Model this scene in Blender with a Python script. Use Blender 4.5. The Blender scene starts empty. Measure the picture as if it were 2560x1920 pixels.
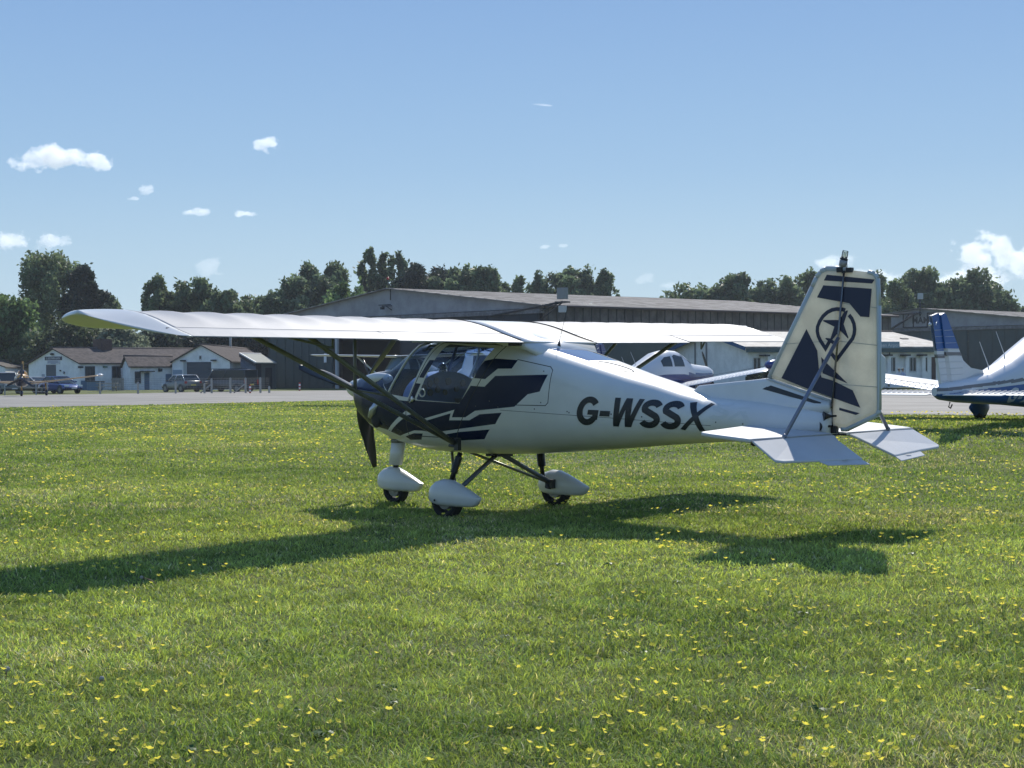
import bpy, bmesh, math, random
import numpy as np
from mathutils import Vector, Matrix
R = math.radians
S = bpy.context.scene
C = S.collection
random.seed(7)
RNG = np.random.default_rng(7)

# ---------------------------------------------------------------- camera
CX, CY, CZ = 11.9526, -11.3516, 1.3877
YAW, PIT, ROL, FPX = 2.2795470, -0.0088661, -0.0059457, 3795.02
fw = Vector((math.cos(PIT)*math.cos(YAW), math.cos(PIT)*math.sin(YAW), math.sin(PIT)))
rr = fw.cross(Vector((0, 0, 1))).normalized()
uu = rr.cross(fw)
r2 = rr*math.cos(ROL) + uu*math.sin(ROL)
u2 = -rr*math.sin(ROL) + uu*math.cos(ROL)
cam = bpy.data.cameras.new('camera')
cam.sensor_width = 36; cam.lens = FPX/2560*36; cam.clip_end = 20000; cam.clip_start = 0.05
camo = bpy.data.objects.new('camera', cam); C.objects.link(camo)
m = Matrix.Identity(4)
for i in range(3):
    m[i][0] = r2[i]; m[i][1] = u2[i]; m[i][2] = -fw[i]; m[i][3] = (CX, CY, CZ)[i]
camo.matrix_world = m
S.camera = camo

# ---------------------------------------------------------------- sky, sun, exposure
SKYG = .77                            # sky brightness (exposure 0)
SUN_AZ, SUN_EL = 118.0, 42.0          # direction towards the sun
wd = bpy.data.worlds.new('World'); S.world = wd; wd.use_nodes = True
nt = wd.node_tree; bg = nt.nodes['Background']
sky = nt.nodes.new('ShaderNodeTexSky'); sky.sky_type = 'NISHITA'; sky.sun_disc = False
sky.sun_elevation = R(SUN_EL); sky.sun_rotation = R(90-SUN_AZ)
sky.altitude = 200; sky.air_density = 1.0; sky.dust_density = 0.3; sky.ozone_density = 2.5
# bright hazy sky towards the sun: the Nishita colour blended with a measured elevation gradient
tcw = nt.nodes.new('ShaderNodeTexCoord'); sep = nt.nodes.new('ShaderNodeSeparateXYZ'); nt.links.new(tcw.outputs['Generated'], sep.inputs[0])
rmp = nt.nodes.new('ShaderNodeValToRGB'); rmp.color_ramp.interpolation = 'B_SPLINE'; el = rmp.color_ramp.elements
SKYC = [(0.0, (.50, .655, .76)), (.06, (.45, .62, .76)), (.13, (.32, .51, .735)), (.24, (.225, .395, .69)), (.5, (.16, .30, .60)), (1.0, (.10, .22, .52))]
el[0].position = 0; el[0].color = (*SKYC[0][1], 1); el[1].position = 1; el[1].color = (*SKYC[-1][1], 1)
for p_, c_ in SKYC[1:-1]:
    e_ = el.new(p_); e_.color = (*c_, 1)
nt.links.new(sep.outputs[2], rmp.inputs[0])
scl = nt.nodes.new('ShaderNodeVectorMath'); scl.operation = 'SCALE'; scl.inputs['Scale'].default_value = 10*SKYG
nt.links.new(rmp.outputs[0], scl.inputs[0])
mxs = nt.nodes.new('ShaderNodeMix'); mxs.data_type = 'RGBA'; mxs.inputs[0].default_value = .93
nt.links.new(sky.outputs[0], mxs.inputs[6]); nt.links.new(scl.outputs[0], mxs.inputs[7]); nt.links.new(mxs.outputs[2], bg.inputs[0])
bg.inputs[1].default_value = 0.1
sl = bpy.data.lights.new('sun', 'SUN'); sl.energy = 3.6; sl.angle = R(0.5); sl.color = (1.0, 0.95, 0.86)
so = bpy.data.objects.new('sun', sl); C.objects.link(so)
sd = Vector((math.cos(R(SUN_AZ))*math.cos(R(SUN_EL)), math.sin(R(SUN_AZ))*math.cos(R(SUN_EL)), math.sin(R(SUN_EL))))
so.rotation_euler = sd.to_track_quat('Z', 'Y').to_euler(); so.location = (0, 0, 60)
S.view_settings.view_transform = 'Standard'; S.view_settings.look = 'None'
S.view_settings.gamma = 1; S.view_settings.exposure = 0.42
S.render.engine = 'CYCLES'
S.cycles.max_bounces = 8; S.cycles.transparent_max_bounces = 24

# ---------------------------------------------------------------- place helpers
fh = Vector((math.cos(YAW), math.sin(YAW), 0)); rh = Vector((math.sin(YAW), -math.cos(YAW), 0))
O2 = Vector((CX, CY, 0))
def sst(t):
    t = np.clip(t, 0, 1); return t*t*(3-2*t)
def hgt(X, D):          # lie of the land: rises a little to the right, falls towards the buildings
    return .42*sst(X/8.)*sst((D-16)/11.)*(1-sst((D-60)/40.)) - .3*sst((D-85)/35.)
def W(X, D, z=None):
    p = O2 + fh*D + rh*X
    p.z = float(hgt(X, D)) if z is None else z
    return p
def XD(p):
    d = Vector((p[0]-CX, p[1]-CY, 0)); return d.dot(rh), d.dot(fh)
def at(px, py, D):      # the point seen in that direction, D metres away
    d = fw + r2*((px-1280)/FPX) - u2*((py-960)/FPX)
    return Vector((CX, CY, CZ)) + d*D
def Xof(px, D): return (px-1280)/FPX*D

# ---------------------------------------------------------------- materials
MATS = {}
def mat(name, col, rough=.5, metal=0, noise=0, nscale=3, bump=0, bscale=40, spec=.5, coat=0, trans=0, col2=None, lo=.4, hi=.6):
    if name in MATS: return MATS[name]
    m = bpy.data.materials.new(name); m.use_nodes = True; n = m.node_tree; L = n.links
    b = n.nodes['Principled BSDF']
    b.inputs['Base Color'].default_value = (*col, 1); b.inputs['Roughness'].default_value = rough
    b.inputs['Metallic'].default_value = metal; b.inputs['Specular IOR Level'].default_value = spec
    b.inputs['Coat Weight'].default_value = coat; b.inputs['Coat Roughness'].default_value = .08
    tc = n.nodes.new('ShaderNodeTexCoord')
    if noise or col2:
        t = n.nodes.new('ShaderNodeTexNoise'); t.inputs['Scale'].default_value = nscale
        t.inputs['Detail'].default_value = 6; t.inputs['Roughness'].default_value = .65
        L.new(tc.outputs['Object'], t.inputs['Vector'])
        r = n.nodes.new('ShaderNodeValToRGB')
        c2 = col2 or tuple(c*(1-noise) for c in col)
        r.color_ramp.elements[0].position = lo; r.color_ramp.elements[0].color = (*c2, 1)
        r.color_ramp.elements[1].position = hi; r.color_ramp.elements[1].color = (*col, 1)
        L.new(t.outputs[0], r.inputs[0]); L.new(r.outputs[0], b.inputs['Base Color'])
    if bump:
        t2 = n.nodes.new('ShaderNodeTexNoise'); t2.inputs['Scale'].default_value = bscale; t2.inputs['Detail'].default_value = 5
        L.new(tc.outputs['Object'], t2.inputs['Vector'])
        bp = n.nodes.new('ShaderNodeBump'); bp.inputs['Strength'].default_value = bump; bp.inputs['Distance'].default_value = .02
        L.new(t2.outputs[0], bp.inputs['Height']); L.new(bp.outputs[0], b.inputs['Normal'])
    if trans:
        tr = n.nodes.new('ShaderNodeBsdfTranslucent'); tr.inputs[0].default_value = (*col, 1)
        mx = n.nodes.new('ShaderNodeMixShader'); mx.inputs[0].default_value = trans
        out = n.nodes['Material Output']
        L.new(b.outputs[0], mx.inputs[1]); L.new(tr.outputs[0], mx.inputs[2]); L.new(mx.outputs[0], out.inputs[0])
        if noise or col2: L.new(r.outputs[0], tr.inputs[0])
    m.diffuse_color = (*col, 1)
    MATS[name] = m; return m

def glass(name, tint, refl=.5, rough=.02):
    if name in MATS: return MATS[name]
    m = bpy.data.materials.new(name); m.use_nodes = True; n = m.node_tree; L = n.links
    n.nodes.remove(n.nodes['Principled BSDF'])
    tr = n.nodes.new('ShaderNodeBsdfTransparent'); tr.inputs[0].default_value = (*tint, 1)
    gl = n.nodes.new('ShaderNodeBsdfGlossy'); gl.inputs['Roughness'].default_value = rough
    fr = n.nodes.new('ShaderNodeFresnel'); fr.inputs[0].default_value = 1.45
    mp = n.nodes.new('ShaderNodeMath'); mp.operation = 'MULTIPLY_ADD'; mp.inputs[1].default_value = refl; mp.inputs[2].default_value = .02
    mp.use_clamp = True
    mx = n.nodes.new('ShaderNodeMixShader')
    L.new(fr.outputs[0], mp.inputs[0]); L.new(mp.outputs[0], mx.inputs[0])
    L.new(tr.outputs[0], mx.inputs[1]); L.new(gl.outputs[0], mx.inputs[2])
    L.new(mx.outputs[0], n.nodes['Material Output'].inputs[0])
    MATS[name] = m; return m

gel = mat('white_gelcoat', (.68, .68, .65), .32, noise=.06, nscale=2.5, coat=.35)
navy = mat('navy_vinyl', (.008, .016, .050), .25, spec=.28)
ink = mat('dark_vinyl', (.018, .022, .028), .35)
seam = mat('dark_seam', (.03, .03, .03), .8)
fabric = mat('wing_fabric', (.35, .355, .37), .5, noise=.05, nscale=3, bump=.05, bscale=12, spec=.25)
sail = mat('tail_fabric', (.80, .78, .68), .5, noise=.13, nscale=5, trans=.5)
sailink = mat('tail_vinyl', (.012, .018, .05), .4)
tubeg = mat('grey_tube', (.19, .20, .17), .38, metal=.25, noise=.2, nscale=9)
tubeb = mat('blue_grey_tube', (.17, .19, .25), .35, metal=.3)
blackp = mat('black_plastic', (.012, .012, .014), .45)
rubber = mat('tyre_rubber', (.018, .018, .018), .85, bump=.3, bscale=60)
alu = mat('aluminium', (.6, .6, .6), .3, metal=.9)
dash = mat('panel_sky_sheen', (.14, .24, .46), .5)  # dark panel blued and lightened, standing in for sky reflected in the glass
lens = glass('clear_lens', (.85, .85, .8), 1.0)
gla = glass('cabin_glass', (.76, .86, .98), .6)
smoke = glass('tinted_glass', (.25, .3, .34), 1.0)
darkglass = mat('dark_window', (.02, .03, .035), .08)

# ---------------------------------------------------------------- mesh builder
class MB:
    def __init__(s): s.v = []; s.f = []; s.mi = []; s.sm = []
    def add(s, v, f, mi=0, sm=False):
        o = len(s.v); s.v += [tuple(p) for p in v]; s.f += [tuple(i+o for i in q) for q in f]
        s.mi += [mi]*len(f); s.sm += [sm]*len(f)
        return s
    def box(s, c, d, rz=0, mi=0, M=None):
        x, y, z = d[0]/2, d[1]/2, d[2]/2
        vs = [(-x,-y,-z),(x,-y,-z),(x,y,-z),(-x,y,-z),(-x,-y,z),(x,-y,z),(x,y,z),(-x,y,z)]
        ca, sa = math.cos(rz), math.sin(rz)
        vs = [(a*ca-b*sa+c[0], a*sa+b*ca+c[1], e+c[2]) for a, b, e in vs]
        if M: vs = [M @ Vector(p) for p in vs]
        return s.add(vs, [(0,3,2,1),(4,5,6,7),(0,1,5,4),(1,2,6,5),(2,3,7,6),(3,0,4,7)], mi)
    def tube(s, pts, rad, n=10, mi=0, cap=True, flat=1.0):
        pts = [Vector(p) for p in pts]
        if not hasattr(rad, '__len__'): rad = [rad]*len(pts)
        vs = []; fs = []
        for i, p in enumerate(pts):
            t = (pts[min(i+1, len(pts)-1)]-pts[max(i-1, 0)]).normalized()
            a = t.cross(Vector((0, 0, 1)))
            if a.length < 1e-3: a = Vector((0, 1, 0))
            a.normalize(); b = t.cross(a)
            for k in range(n):
                w = 2*math.pi*k/n
                vs.append(p + a*math.cos(w)*rad[i]*flat + b*math.sin(w)*rad[i])
        for i in range(len(pts)-1):
            for k in range(n):
                fs.append((i*n+k, i*n+(k+1)%n, (i+1)*n+(k+1)%n, (i+1)*n+k))
        s.add(vs, fs, mi, True)
        if cap:
            s.add(vs[:n], [tuple(range(n-1, -1, -1))], mi); s.add(vs[-n:], [tuple(range(n))], mi)
        return s
    def loft(s, secs, mi=0, cap=True, sm=True):
        n = len(secs[0]); vs = [p for q in secs for p in q]; fs = []
        for i in range(len(secs)-1):
            for k in range(n):
                fs.append((i*n+k, i*n+(k+1)%n, (i+1)*n+(k+1)%n, (i+1)*n+k))
        if cap: fs += [tuple(range(n-1, -1, -1)), tuple(range(len(vs)-n, len(vs)))]
        return s.add(vs, fs, mi, sm)
    def prism(s, poly, d, mi=0):            # poly: 3D points, d: extrusion vector
        n = len(poly); d = Vector(d); a = [Vector(p) for p in poly]; b = [p+d for p in a]
        return s.add(a+b, [tuple(range(n-1, -1, -1)), tuple(range(n, 2*n))] + [(i, (i+1) % n, n+(i+1) % n, n+i) for i in range(n)], mi)
    def ell(s, c, r, nu=16, nv=10, mi=0):
        vs = []; fs = []
        for j in range(nv+1):
            t = math.pi*j/nv
            for i in range(nu):
                p = 2*math.pi*i/nu
                vs.append((c[0]+r[0]*math.sin(t)*math.cos(p), c[1]+r[1]*math.sin(t)*math.sin(p), c[2]+r[2]*math.cos(t)))
        for j in range(nv):
            for i in range(nu): fs.append((j*nu+i, (j+1)*nu+i, (j+1)*nu+(i+1) % nu, j*nu+(i+1) % nu))
        return s.add(vs, fs, mi, True)
    def build(s, name, mats, parent=None, off=(0, 0, 0), fix=True):
        me = bpy.data.meshes.new(name)
        vs = [(a-off[0], b-off[1], c-off[2]) for a, b, c in s.v]
        me.from_pydata(vs, [], s.f)
        if not isinstance(mats, (list, tuple)): mats = [mats]
        for q in mats: me.materials.append(q)
        me.polygons.foreach_set('material_index', s.mi); me.polygons.foreach_set('use_smooth', s.sm)
        if fix:
            bm = bmesh.new(); bm.from_mesh(me)
            bmesh.ops.remove_doubles(bm, verts=bm.verts, dist=1e-5)
            bmesh.ops.recalc_face_normals(bm, faces=bm.faces); bm.to_mesh(me); bm.free()
        me.update()
        o = bpy.data.objects.new(name, me); C.objects.link(o)
        if parent: o.parent = parent
        return o

def root(name, label, cat, loc, rz=0, group=None, sc=1):
    o = bpy.data.objects.new(name, None); C.objects.link(o); o.empty_display_size = .3
    o.location = loc; o.rotation_euler = (0, 0, rz); o.scale = (sc, sc, sc)
    o['label'] = label; o['category'] = cat
    if group: o['group'] = group
    return o
def tag(o, label=None, cat=None, group=None, kind=None):
    if label: o['label'] = label
    if cat: o['category'] = cat
    if group: o['group'] = group
    if kind: o['kind'] = kind
    return o

def text_mesh(s, size, bold=0, shear=0, spacing=1.0):    # flat text as (verts, faces) in its own x,y
    cu = bpy.data.curves.new('t', 'FONT'); cu.body = s; cu.size = size; cu.offset = bold; cu.shear = shear
    cu.space_character = spacing; cu.resolution_u = 4
    o = bpy.data.objects.new('t', cu); C.objects.link(o)
    dg = bpy.context.evaluated_depsgraph_get(); dg.update()
    me = bpy.data.meshes.new_from_object(o.evaluated_get(dg))
    v = [tuple(p.co) for p in me.vertices]; f = [tuple(p.vertices) for p in me.polygons]
    bpy.data.objects.remove(o); bpy.data.curves.remove(cu); bpy.data.meshes.remove(me)
    return v, f
def stroke(pts, w):                       # polyline with width -> left/right outline, mitred
    P = [Vector((a, b)) for a, b in pts]; L = []; Rr = []
    for i, p in enumerate(P):
        a = (P[i]-P[i-1]).normalized() if i > 0 else None
        b = (P[i+1]-P[i]).normalized() if i < len(P)-1 else None
        if a is None: n = Vector((-b.y, b.x)); k = 1
        elif b is None: n = Vector((-a.y, a.x)); k = 1
        else:
            n = Vector((-(a+b).y, (a+b).x)).normalized(); k = 1/max(.35, n.dot(Vector((-a.y, a.x))))
        L.append(p+n*w/2*k); Rr.append(p-n*w/2*k)
    return L, Rr
def inpoly(x, y, poly):
    c = False; n = len(poly); j = n-1
    for i in range(n):
        xi, yi = poly[i]; xj, yj = poly[j]
        if (yi > y) != (yj > y) and x < (xj-xi)*(y-yi)/(yj-yi)+xi: c = not c
        j = i
    return c
def flatpoly(poly):                       # triangulate a 2D polygon
    from mathutils.geometry import tessellate_polygon
    return [tuple(t) for t in tessellate_polygon([[Vector((a, b, 0)) for a, b in poly]])]

# ================================================================ GROUND
def ground_sheet(name, polyfn, zoff, m, xs, ds):
    nx, nd = len(xs), len(ds)
    XX, DD = np.meshgrid(xs, ds); Z = hgt(XX, DD)+zoff
    wx = CX + fh.x*DD + rh.x*XX; wy = CY + fh.y*DD + rh.y*XX
    v = np.stack([wx.ravel(), wy.ravel(), Z.ravel()], 1)
    f = [(j*nx+i, j*nx+i+1, (j+1)*nx+i+1, (j+1)*nx+i) for j in range(nd-1) for i in range(nx-1)
         if polyfn is None or polyfn((xs[i]+xs[i+1])/2, (ds[j]+ds[j+1])/2)]
    me = bpy.data.meshes.new(name); me.from_pydata(v.tolist(), [], f)
    me.materials.append(m); me.polygons.foreach_set('use_smooth', [True]*len(f)); me.update()
    o = bpy.data.objects.new(name, me); C.objects.link(o); o['kind'] = 'structure'; return o

def grass_material():
    m = bpy.data.materials.new('lawn_soil'); m.use_nodes = True; n = m.node_tree; L = n.links; b = n.nodes['Principled BSDF']
    tc = n.nodes.new('ShaderNodeTexCoord')
    t1 = n.nodes.new('ShaderNodeTexNoise'); t1.inputs['Scale'].default_value = .55; t1.inputs['Detail'].default_value = 8; t1.inputs['Roughness'].default_value = .7
    t2 = n.nodes.new('ShaderNodeTexNoise'); t2.inputs['Scale'].default_value = 14; t2.inputs['Detail'].default_value = 8; t2.inputs['Roughness'].default_value = .8
    L.new(tc.outputs['Object'], t1.inputs['Vector']); L.new(tc.outputs['Object'], t2.inputs['Vector'])
    r1 = n.nodes.new('ShaderNodeValToRGB'); e = r1.color_ramp.elements
    e[0].position = .35; e[0].color = (.09, .12, .03, 1); e[1].position = .68; e[1].color = (.19, .20, .065, 1)
    r2_ = n.nodes.new('ShaderNodeValToRGB'); e = r2_.color_ramp.elements
    e[0].position = .3; e[0].color = (.35, .35, .35, 1); e[1].position = .7; e[1].color = (1.35, 1.35, 1.3, 1)
    mx = n.nodes.new('ShaderNodeMixRGB'); mx.blend_type = 'MULTIPLY'; mx.inputs[0].default_value = 1
    L.new(t1.outputs[0], r1.inputs[0]); L.new(t2.outputs[0], r2_.inputs[0]); L.new(r1.outputs[0], mx.inputs[1]); L.new(r2_.outputs[0], mx.inputs[2])
    L.new(mx.outputs[0], b.inputs['Base Color']); b.inputs['Roughness'].default_value = .9; b.inputs['Specular IOR Level'].default_value = .2
    bp = n.nodes.new('ShaderNodeBump'); bp.inputs['Strength'].default_value = .7; bp.inputs['Distance'].default_value = .04
    L.new(t2.outputs[0], bp.inputs['Height']); L.new(bp.outputs[0], b.inputs['Normal'])
    return m
soil = grass_material()
xs = np.unique(np.concatenate([[-2900, -1800, -1000, -400, -200, -120, -80], np.arange(-60, 61, 1.5), [80, 120, 200, 400, 1000, 1800, 2900]]))
ds = np.unique(np.concatenate([[-1500, -600, -300, -60, -20], np.arange(-8, 130, 1.5), [140, 160, 200, 300, 600, 1500, 2400]]))
ground_sheet('ground', None, 0, soil, xs, ds)

# apron outline in (X, D)
AP_NEAR = [(-160, -20), (-60, 22), (-31, 50), (-20.6, 61.2), (-15.2, 65.5), (-10.7, 70), (-7.7, 72.6), (-3.5, 72), (0, 67), (3, 54), (5.2, 40), (7.5, 31.5), (10, 30.3), (16, 29), (60, 22)]
def near_edge(X):
    for (a, b), (c, d) in zip(AP_NEAR, AP_NEAR[1:]):
        if a <= X <= c: return b+(d-b)*(X-a)/(c-a)
    return 20
def far_edge(X):
    for (a, b), (c, d) in zip([(-160, 80), (-60, 104), (-40, 113), (-23, 134), (-13, 136), (0, 133), (4, 112), (12, 92), (30, 84), (60, 80)], [(-60, 104), (-40, 113), (-23, 134), (-13, 136), (0, 133), (4, 112), (12, 92), (30, 84), (60, 80)]):
        if a <= X <= c: return b+(d-b)*(X-a)/(c-a)
    return 90
def apron():
    m = mat('apron_concrete', (.30, .285, .26), .85, noise=.3, nscale=.35, bump=.15, bscale=8, lo=.3, hi=.65)
    n = m.node_tree; tcn = n.nodes.new('ShaderNodeTexCoord'); mpn = n.nodes.new('ShaderNodeMapping'); mpn.inputs['Rotation'].default_value = (0, 0, -(math.atan2(rh.y, rh.x)+.15)); mpn.inputs['Scale'].default_value = (.05, .9, 1)
    tn = n.nodes.new('ShaderNodeTexNoise'); tn.inputs['Scale'].default_value = 1.6; tn.inputs['Detail'].default_value = 5; rn = n.nodes.new('ShaderNodeValToRGB'); rn.color_ramp.elements[0].position = .35; rn.color_ramp.elements[0].color = (.66, .65, .63, 1); rn.color_ramp.elements[1].position = .62; rn.color_ramp.elements[1].color = (1.08, 1.06, 1.03, 1)
    mn = n.nodes.new('ShaderNodeMixRGB'); mn.blend_type = 'MULTIPLY'; mn.inputs[0].default_value = 1; bs = n.nodes['Principled BSDF']; src = bs.inputs['Base Color'].links[0].from_socket
    n.links.new(tcn.outputs['Object'], mpn.inputs[0]); n.links.new(mpn.outputs[0], tn.inputs['Vector']); n.links.new(tn.outputs[0], rn.inputs[0]); n.links.new(src, mn.inputs[1]); n.links.new(rn.outputs[0], mn.inputs[2]); n.links.new(mn.outputs[0], bs.inputs['Base Color'])
    xs = np.concatenate([np.arange(-100, -24, 2.), np.arange(-24, 16, .35), np.arange(16, 60, 2.)]); v = []; f = []; nseg = 60
    for i, X in enumerate(xs):
        j0, j1 = near_edge(X), far_edge(X)
        j0 += .25*math.sin(X*3.1)*math.sin(X*1.3+1); j1 += .5*math.sin(X*1.7)
        for k in range(nseg+1):
            D = j0+(j1-j0)*(k/nseg)**1.3
            p = W(X, D); v.append((p.x, p.y, p.z+.012))
    for i in range(len(xs)-1):
        for k in range(nseg):
            a = i*(nseg+1)+k; f.append((a, a+nseg+1, a+nseg+2, a+1))
    me = bpy.data.meshes.new('apron'); me.from_pydata(v, [], f); me.materials.append(m); me.update()
    o = bpy.data.objects.new('apron', me); C.objects.link(o); o['kind'] = 'structure'
apron()

# ---------------------------------------------------------------- grass blades (one stuff object)
def vnoise(x, y, s, seed=0):
    x = x/s+seed*17.3; y = y/s+seed*7.7
    i = np.floor(x).astype(int); j = np.floor(y).astype(int); fx = x-i; fy = y-j
    fx = fx*fx*(3-2*fx); fy = fy*fy*(3-2*fy)
    def h(a, b):
        n = (a*374761393+b*668265263+seed*974711) & 0x7fffffff
        n = ((n ^ (n >> 13))*1274126177) & 0x7fffffff
        return (n & 0xffff)/65535.
    return (h(i, j)*(1-fx)+h(i+1, j)*fx)*(1-fy)+(h(i, j+1)*(1-fx)+h(i+1, j+1)*fx)*fy
def blade_material():
    m = bpy.data.materials.new('grass_blades'); m.use_nodes = True; n = m.node_tree; L = n.links
    b = n.nodes['Principled BSDF']; b.inputs['Roughness'].default_value = .6; b.inputs['Specular IOR Level'].default_value = .12
    a = n.nodes.new('ShaderNodeAttribute'); a.attribute_name = 'col'
    tr = n.nodes.new('ShaderNodeBsdfTranslucent'); mx = n.nodes.new('ShaderNodeMixShader'); mx.inputs[0].default_value = .42
    g = n.nodes.new('ShaderNodeMixRGB'); g.blend_type = 'MULTIPLY'; g.inputs[0].default_value = 1; g.inputs[2].default_value = (1.35, 1.3, .55, 1)
    L.new(a.outputs['Color'], b.inputs['Base Color']); L.new(a.outputs['Color'], g.inputs[1]); L.new(g.outputs[0], tr.inputs[0])
    L.new(b.outputs[0], mx.inputs[1]); L.new(tr.outputs[0], mx.inputs[2]); L.new(mx.outputs[0], n.nodes['Material Output'].inputs[0])
    return m
def grass():
    Ps = []; hs = []; ws = []
    fan = math.tan(R(26))
    for d0, d1, dens, h, w in [(3.6, 7, 7000, .046, .0042), (7, 10, 4400, .046, .0058), (10, 15, 2700, .044, .0075), (15, 22, 1300, .042, .011), (22, 34, 560, .040, .018), (34, 52, 200, .040, .033), (52, 80, 70, .045, .06)]:
        area = fan*(d1*d1-d0*d0); n = int(area*dens)
        D = np.sqrt(RNG.random(n)*(d1*d1-d0*d0)+d0*d0); X = (RNG.random(n)*2-1)*D*fan
        ne = np.interp(X, [p[0] for p in AP_NEAR], [p[1] for p in AP_NEAR])
        k = D < ne-.05+.25*np.sin(X*4)
        cl = vnoise(X, D, .22, 3)*.6+vnoise(X, D, .07, 5)*.4
        k &= RNG.random(n) < .35+1.1*cl
        X = X[k]; D = D[k]; cl = cl[k]; Ps.append(np.stack([X, D], 1)); hs.append(h*(.45+.9*cl)*(.6+.8*RNG.random(len(X)))); ws.append(w*(.7+.6*RNG.random(len(X))))
    P = np.concatenate(Ps); H = np.concatenate(hs); Wd = np.concatenate(ws); n = len(P)
    X = P[:, 0]; D = P[:, 1]; Z = hgt(X, D)
    wx = CX+fh.x*D+rh.x*X; wy = CY+fh.y*D+rh.y*X
    az = RNG.random(n)*2*np.pi; lean = (.35+1.25*RNG.random(n)); fa = RNG.random(n)*np.pi
    dx = np.cos(az); dy = np.sin(az); sx = np.cos(fa)*Wd/2; sy = np.sin(fa)*Wd/2
    B = np.stack([wx, wy, Z-.004], 1)
    mid = B+np.stack([dx*H*lean*.38, dy*H*lean*.38, H*(.66-.14*lean)], 1)
    tip = B+np.stack([dx*H*lean, dy*H*lean, H*(1.02-.40*lean)+.004], 1)
    s = np.stack([sx, sy, np.zeros(n)], 1)
    V = np.stack([B-s*.8, B+s*.8, mid+s, mid-s, tip], 1).reshape(-1, 3)
    base = np.arange(n)*5
    quads = np.stack([base, base+1, base+2, base+3], 1); tris = np.stack([base+3, base+2, base+4], 1)
    loops = np.concatenate([quads, tris], 1).ravel()      # per blade: 4 + 3 loops
    ls = np.stack([np.arange(n)*7, np.arange(n)*7+4], 1).ravel()
    lt = np.tile([4, 3], n)
    me = bpy.data.meshes.new('grass'); me.vertices.add(len(V)); me.vertices.foreach_set('co', V.astype(np.float32).ravel())
    me.loops.add(len(loops)); me.loops.foreach_set('vertex_index', loops.astype(np.int32))
    me.polygons.add(2*n); me.polygons.foreach_set('loop_start', ls.astype(np.int32)); me.polygons.foreach_set('loop_total', lt.astype(np.int32))
    me.polygons.foreach_set('use_smooth', np.ones(2*n, bool))
    # colour of each blade: patches of yellow-green, deep green, dry straw
    p1 = vnoise(X, D, 1.7, 11)*.55+vnoise(X, D, .5, 12)*.45; p2 = vnoise(X, D, .9, 21)*.5+vnoise(X, D, .3, 22)*.5
    a = np.array([.155, .24, .07]); b = np.array([.39, .465, .155]); c = np.array([.60, .56, .38])
    big = vnoise(X, D, 4.5, 61)*.6+vnoise(X, D, 1.3, 62)*.4
    t = np.clip((p1*.6+big*.4-.3)/.36, 0, 1)[:, None]*.75+RNG.random((n, 1))*.25
    col = a*(1-t)+b*t
    dry = ((RNG.random(n) < .06+.35*np.clip((p2*.5+vnoise(X, D, 2.2, 71)*.5-.60)/.15, 0, 1)))[:, None]
    col = np.where(dry, c*(.6+.6*RNG.random((n, 1))), col)*(1+(.45+1.0*RNG.random((n, 1))**1.3-.9)*np.clip(12/D, .35, 1)[:, None])*(.72+.5*vnoise(X, D, .16, 51)+.25*vnoise(X, D, 3.1, 52))[:, None]
    cc = np.concatenate([np.repeat(col, 5, 0), np.ones((5*n, 1))], 1)
    at_ = me.color_attributes.new('col', 'FLOAT_COLOR', 'POINT'); at_.data.foreach_set('color', cc.astype(np.float32).ravel())
    me.update(); me.materials.append(blade_material())
    o = bpy.data.objects.new('grass', me); C.objects.link(o)
    tag(o, 'short mown green grass with dry patches covering the airfield', 'grass', kind='stuff')
    print('blades', n)
grass()

def weeds():      # darker leafy rosettes, plantain heads
    mb = MB()
    m = mat('weed_leaf', (.07, .14, .03), .5, trans=.35)
    for i in range(110):
        D = 4.5+13*random.random()**1.3; X = (random.random()*2-1)*D*.4
        b = W(X, D); r = .02+.03*random.random()
        for k in range(random.randint(5, 9)):
            a = random.random()*6.28; d = Vector((math.cos(a), math.sin(a), 0)); s = Vector((-d.y, d.x, 0))*r*.22
            l = r*(.8+.5*random.random())
            p = [b-s*.3, b+d*l*.5-s+Vector((0, 0, l*.5)), b+d*l+Vector((0, 0, l*.35)), b+d*l*.5+s+Vector((0, 0, l*.5))]
            mb.add(p, [(0, 1, 2, 3)], 0)
    o = mb.build('weeds', m, fix=False); tag(o, 'broad leafy weeds and plantain rosettes scattered through the grass', 'weeds', kind='stuff')
weeds()

# ---------------------------------------------------------------- buttercups
petal = mat('buttercup_petal', (1.0, .86, .12), .5, trans=.5, spec=.15)
stemg = mat('flower_stem', (.09, .16, .03), .6)
def flower_geo(mb, b, r, h, tx, ty, full=True):
    c = b+Vector((tx*h, ty*h, h)); up = Vector((tx*1.4, ty*1.4, 1)).normalized()
    a = up.cross(Vector((1, 0, 0))).normalized(); e = up.cross(a); ph = random.random()*6
    for k in range(5):
        w = ph+2*math.pi*k/5; q = []
        for (rad, da, z) in ((.10, 0, 0), (.72, -.66, .34), (1.0, -.34, .55), (1.0, .34, .55), (.72, .66, .34)):
            d = a*math.cos(w+da)+e*math.sin(w+da); q.append(c+d*r*rad+up*r*z)
        mb.add(q, [(0, 1, 2, 3, 4)], 0)
    if full:
        s = Vector((.0012, 0, 0)); mb.add([b-s, b+s, c+s, c-s], [(0, 1, 2, 3)], 1)
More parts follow.
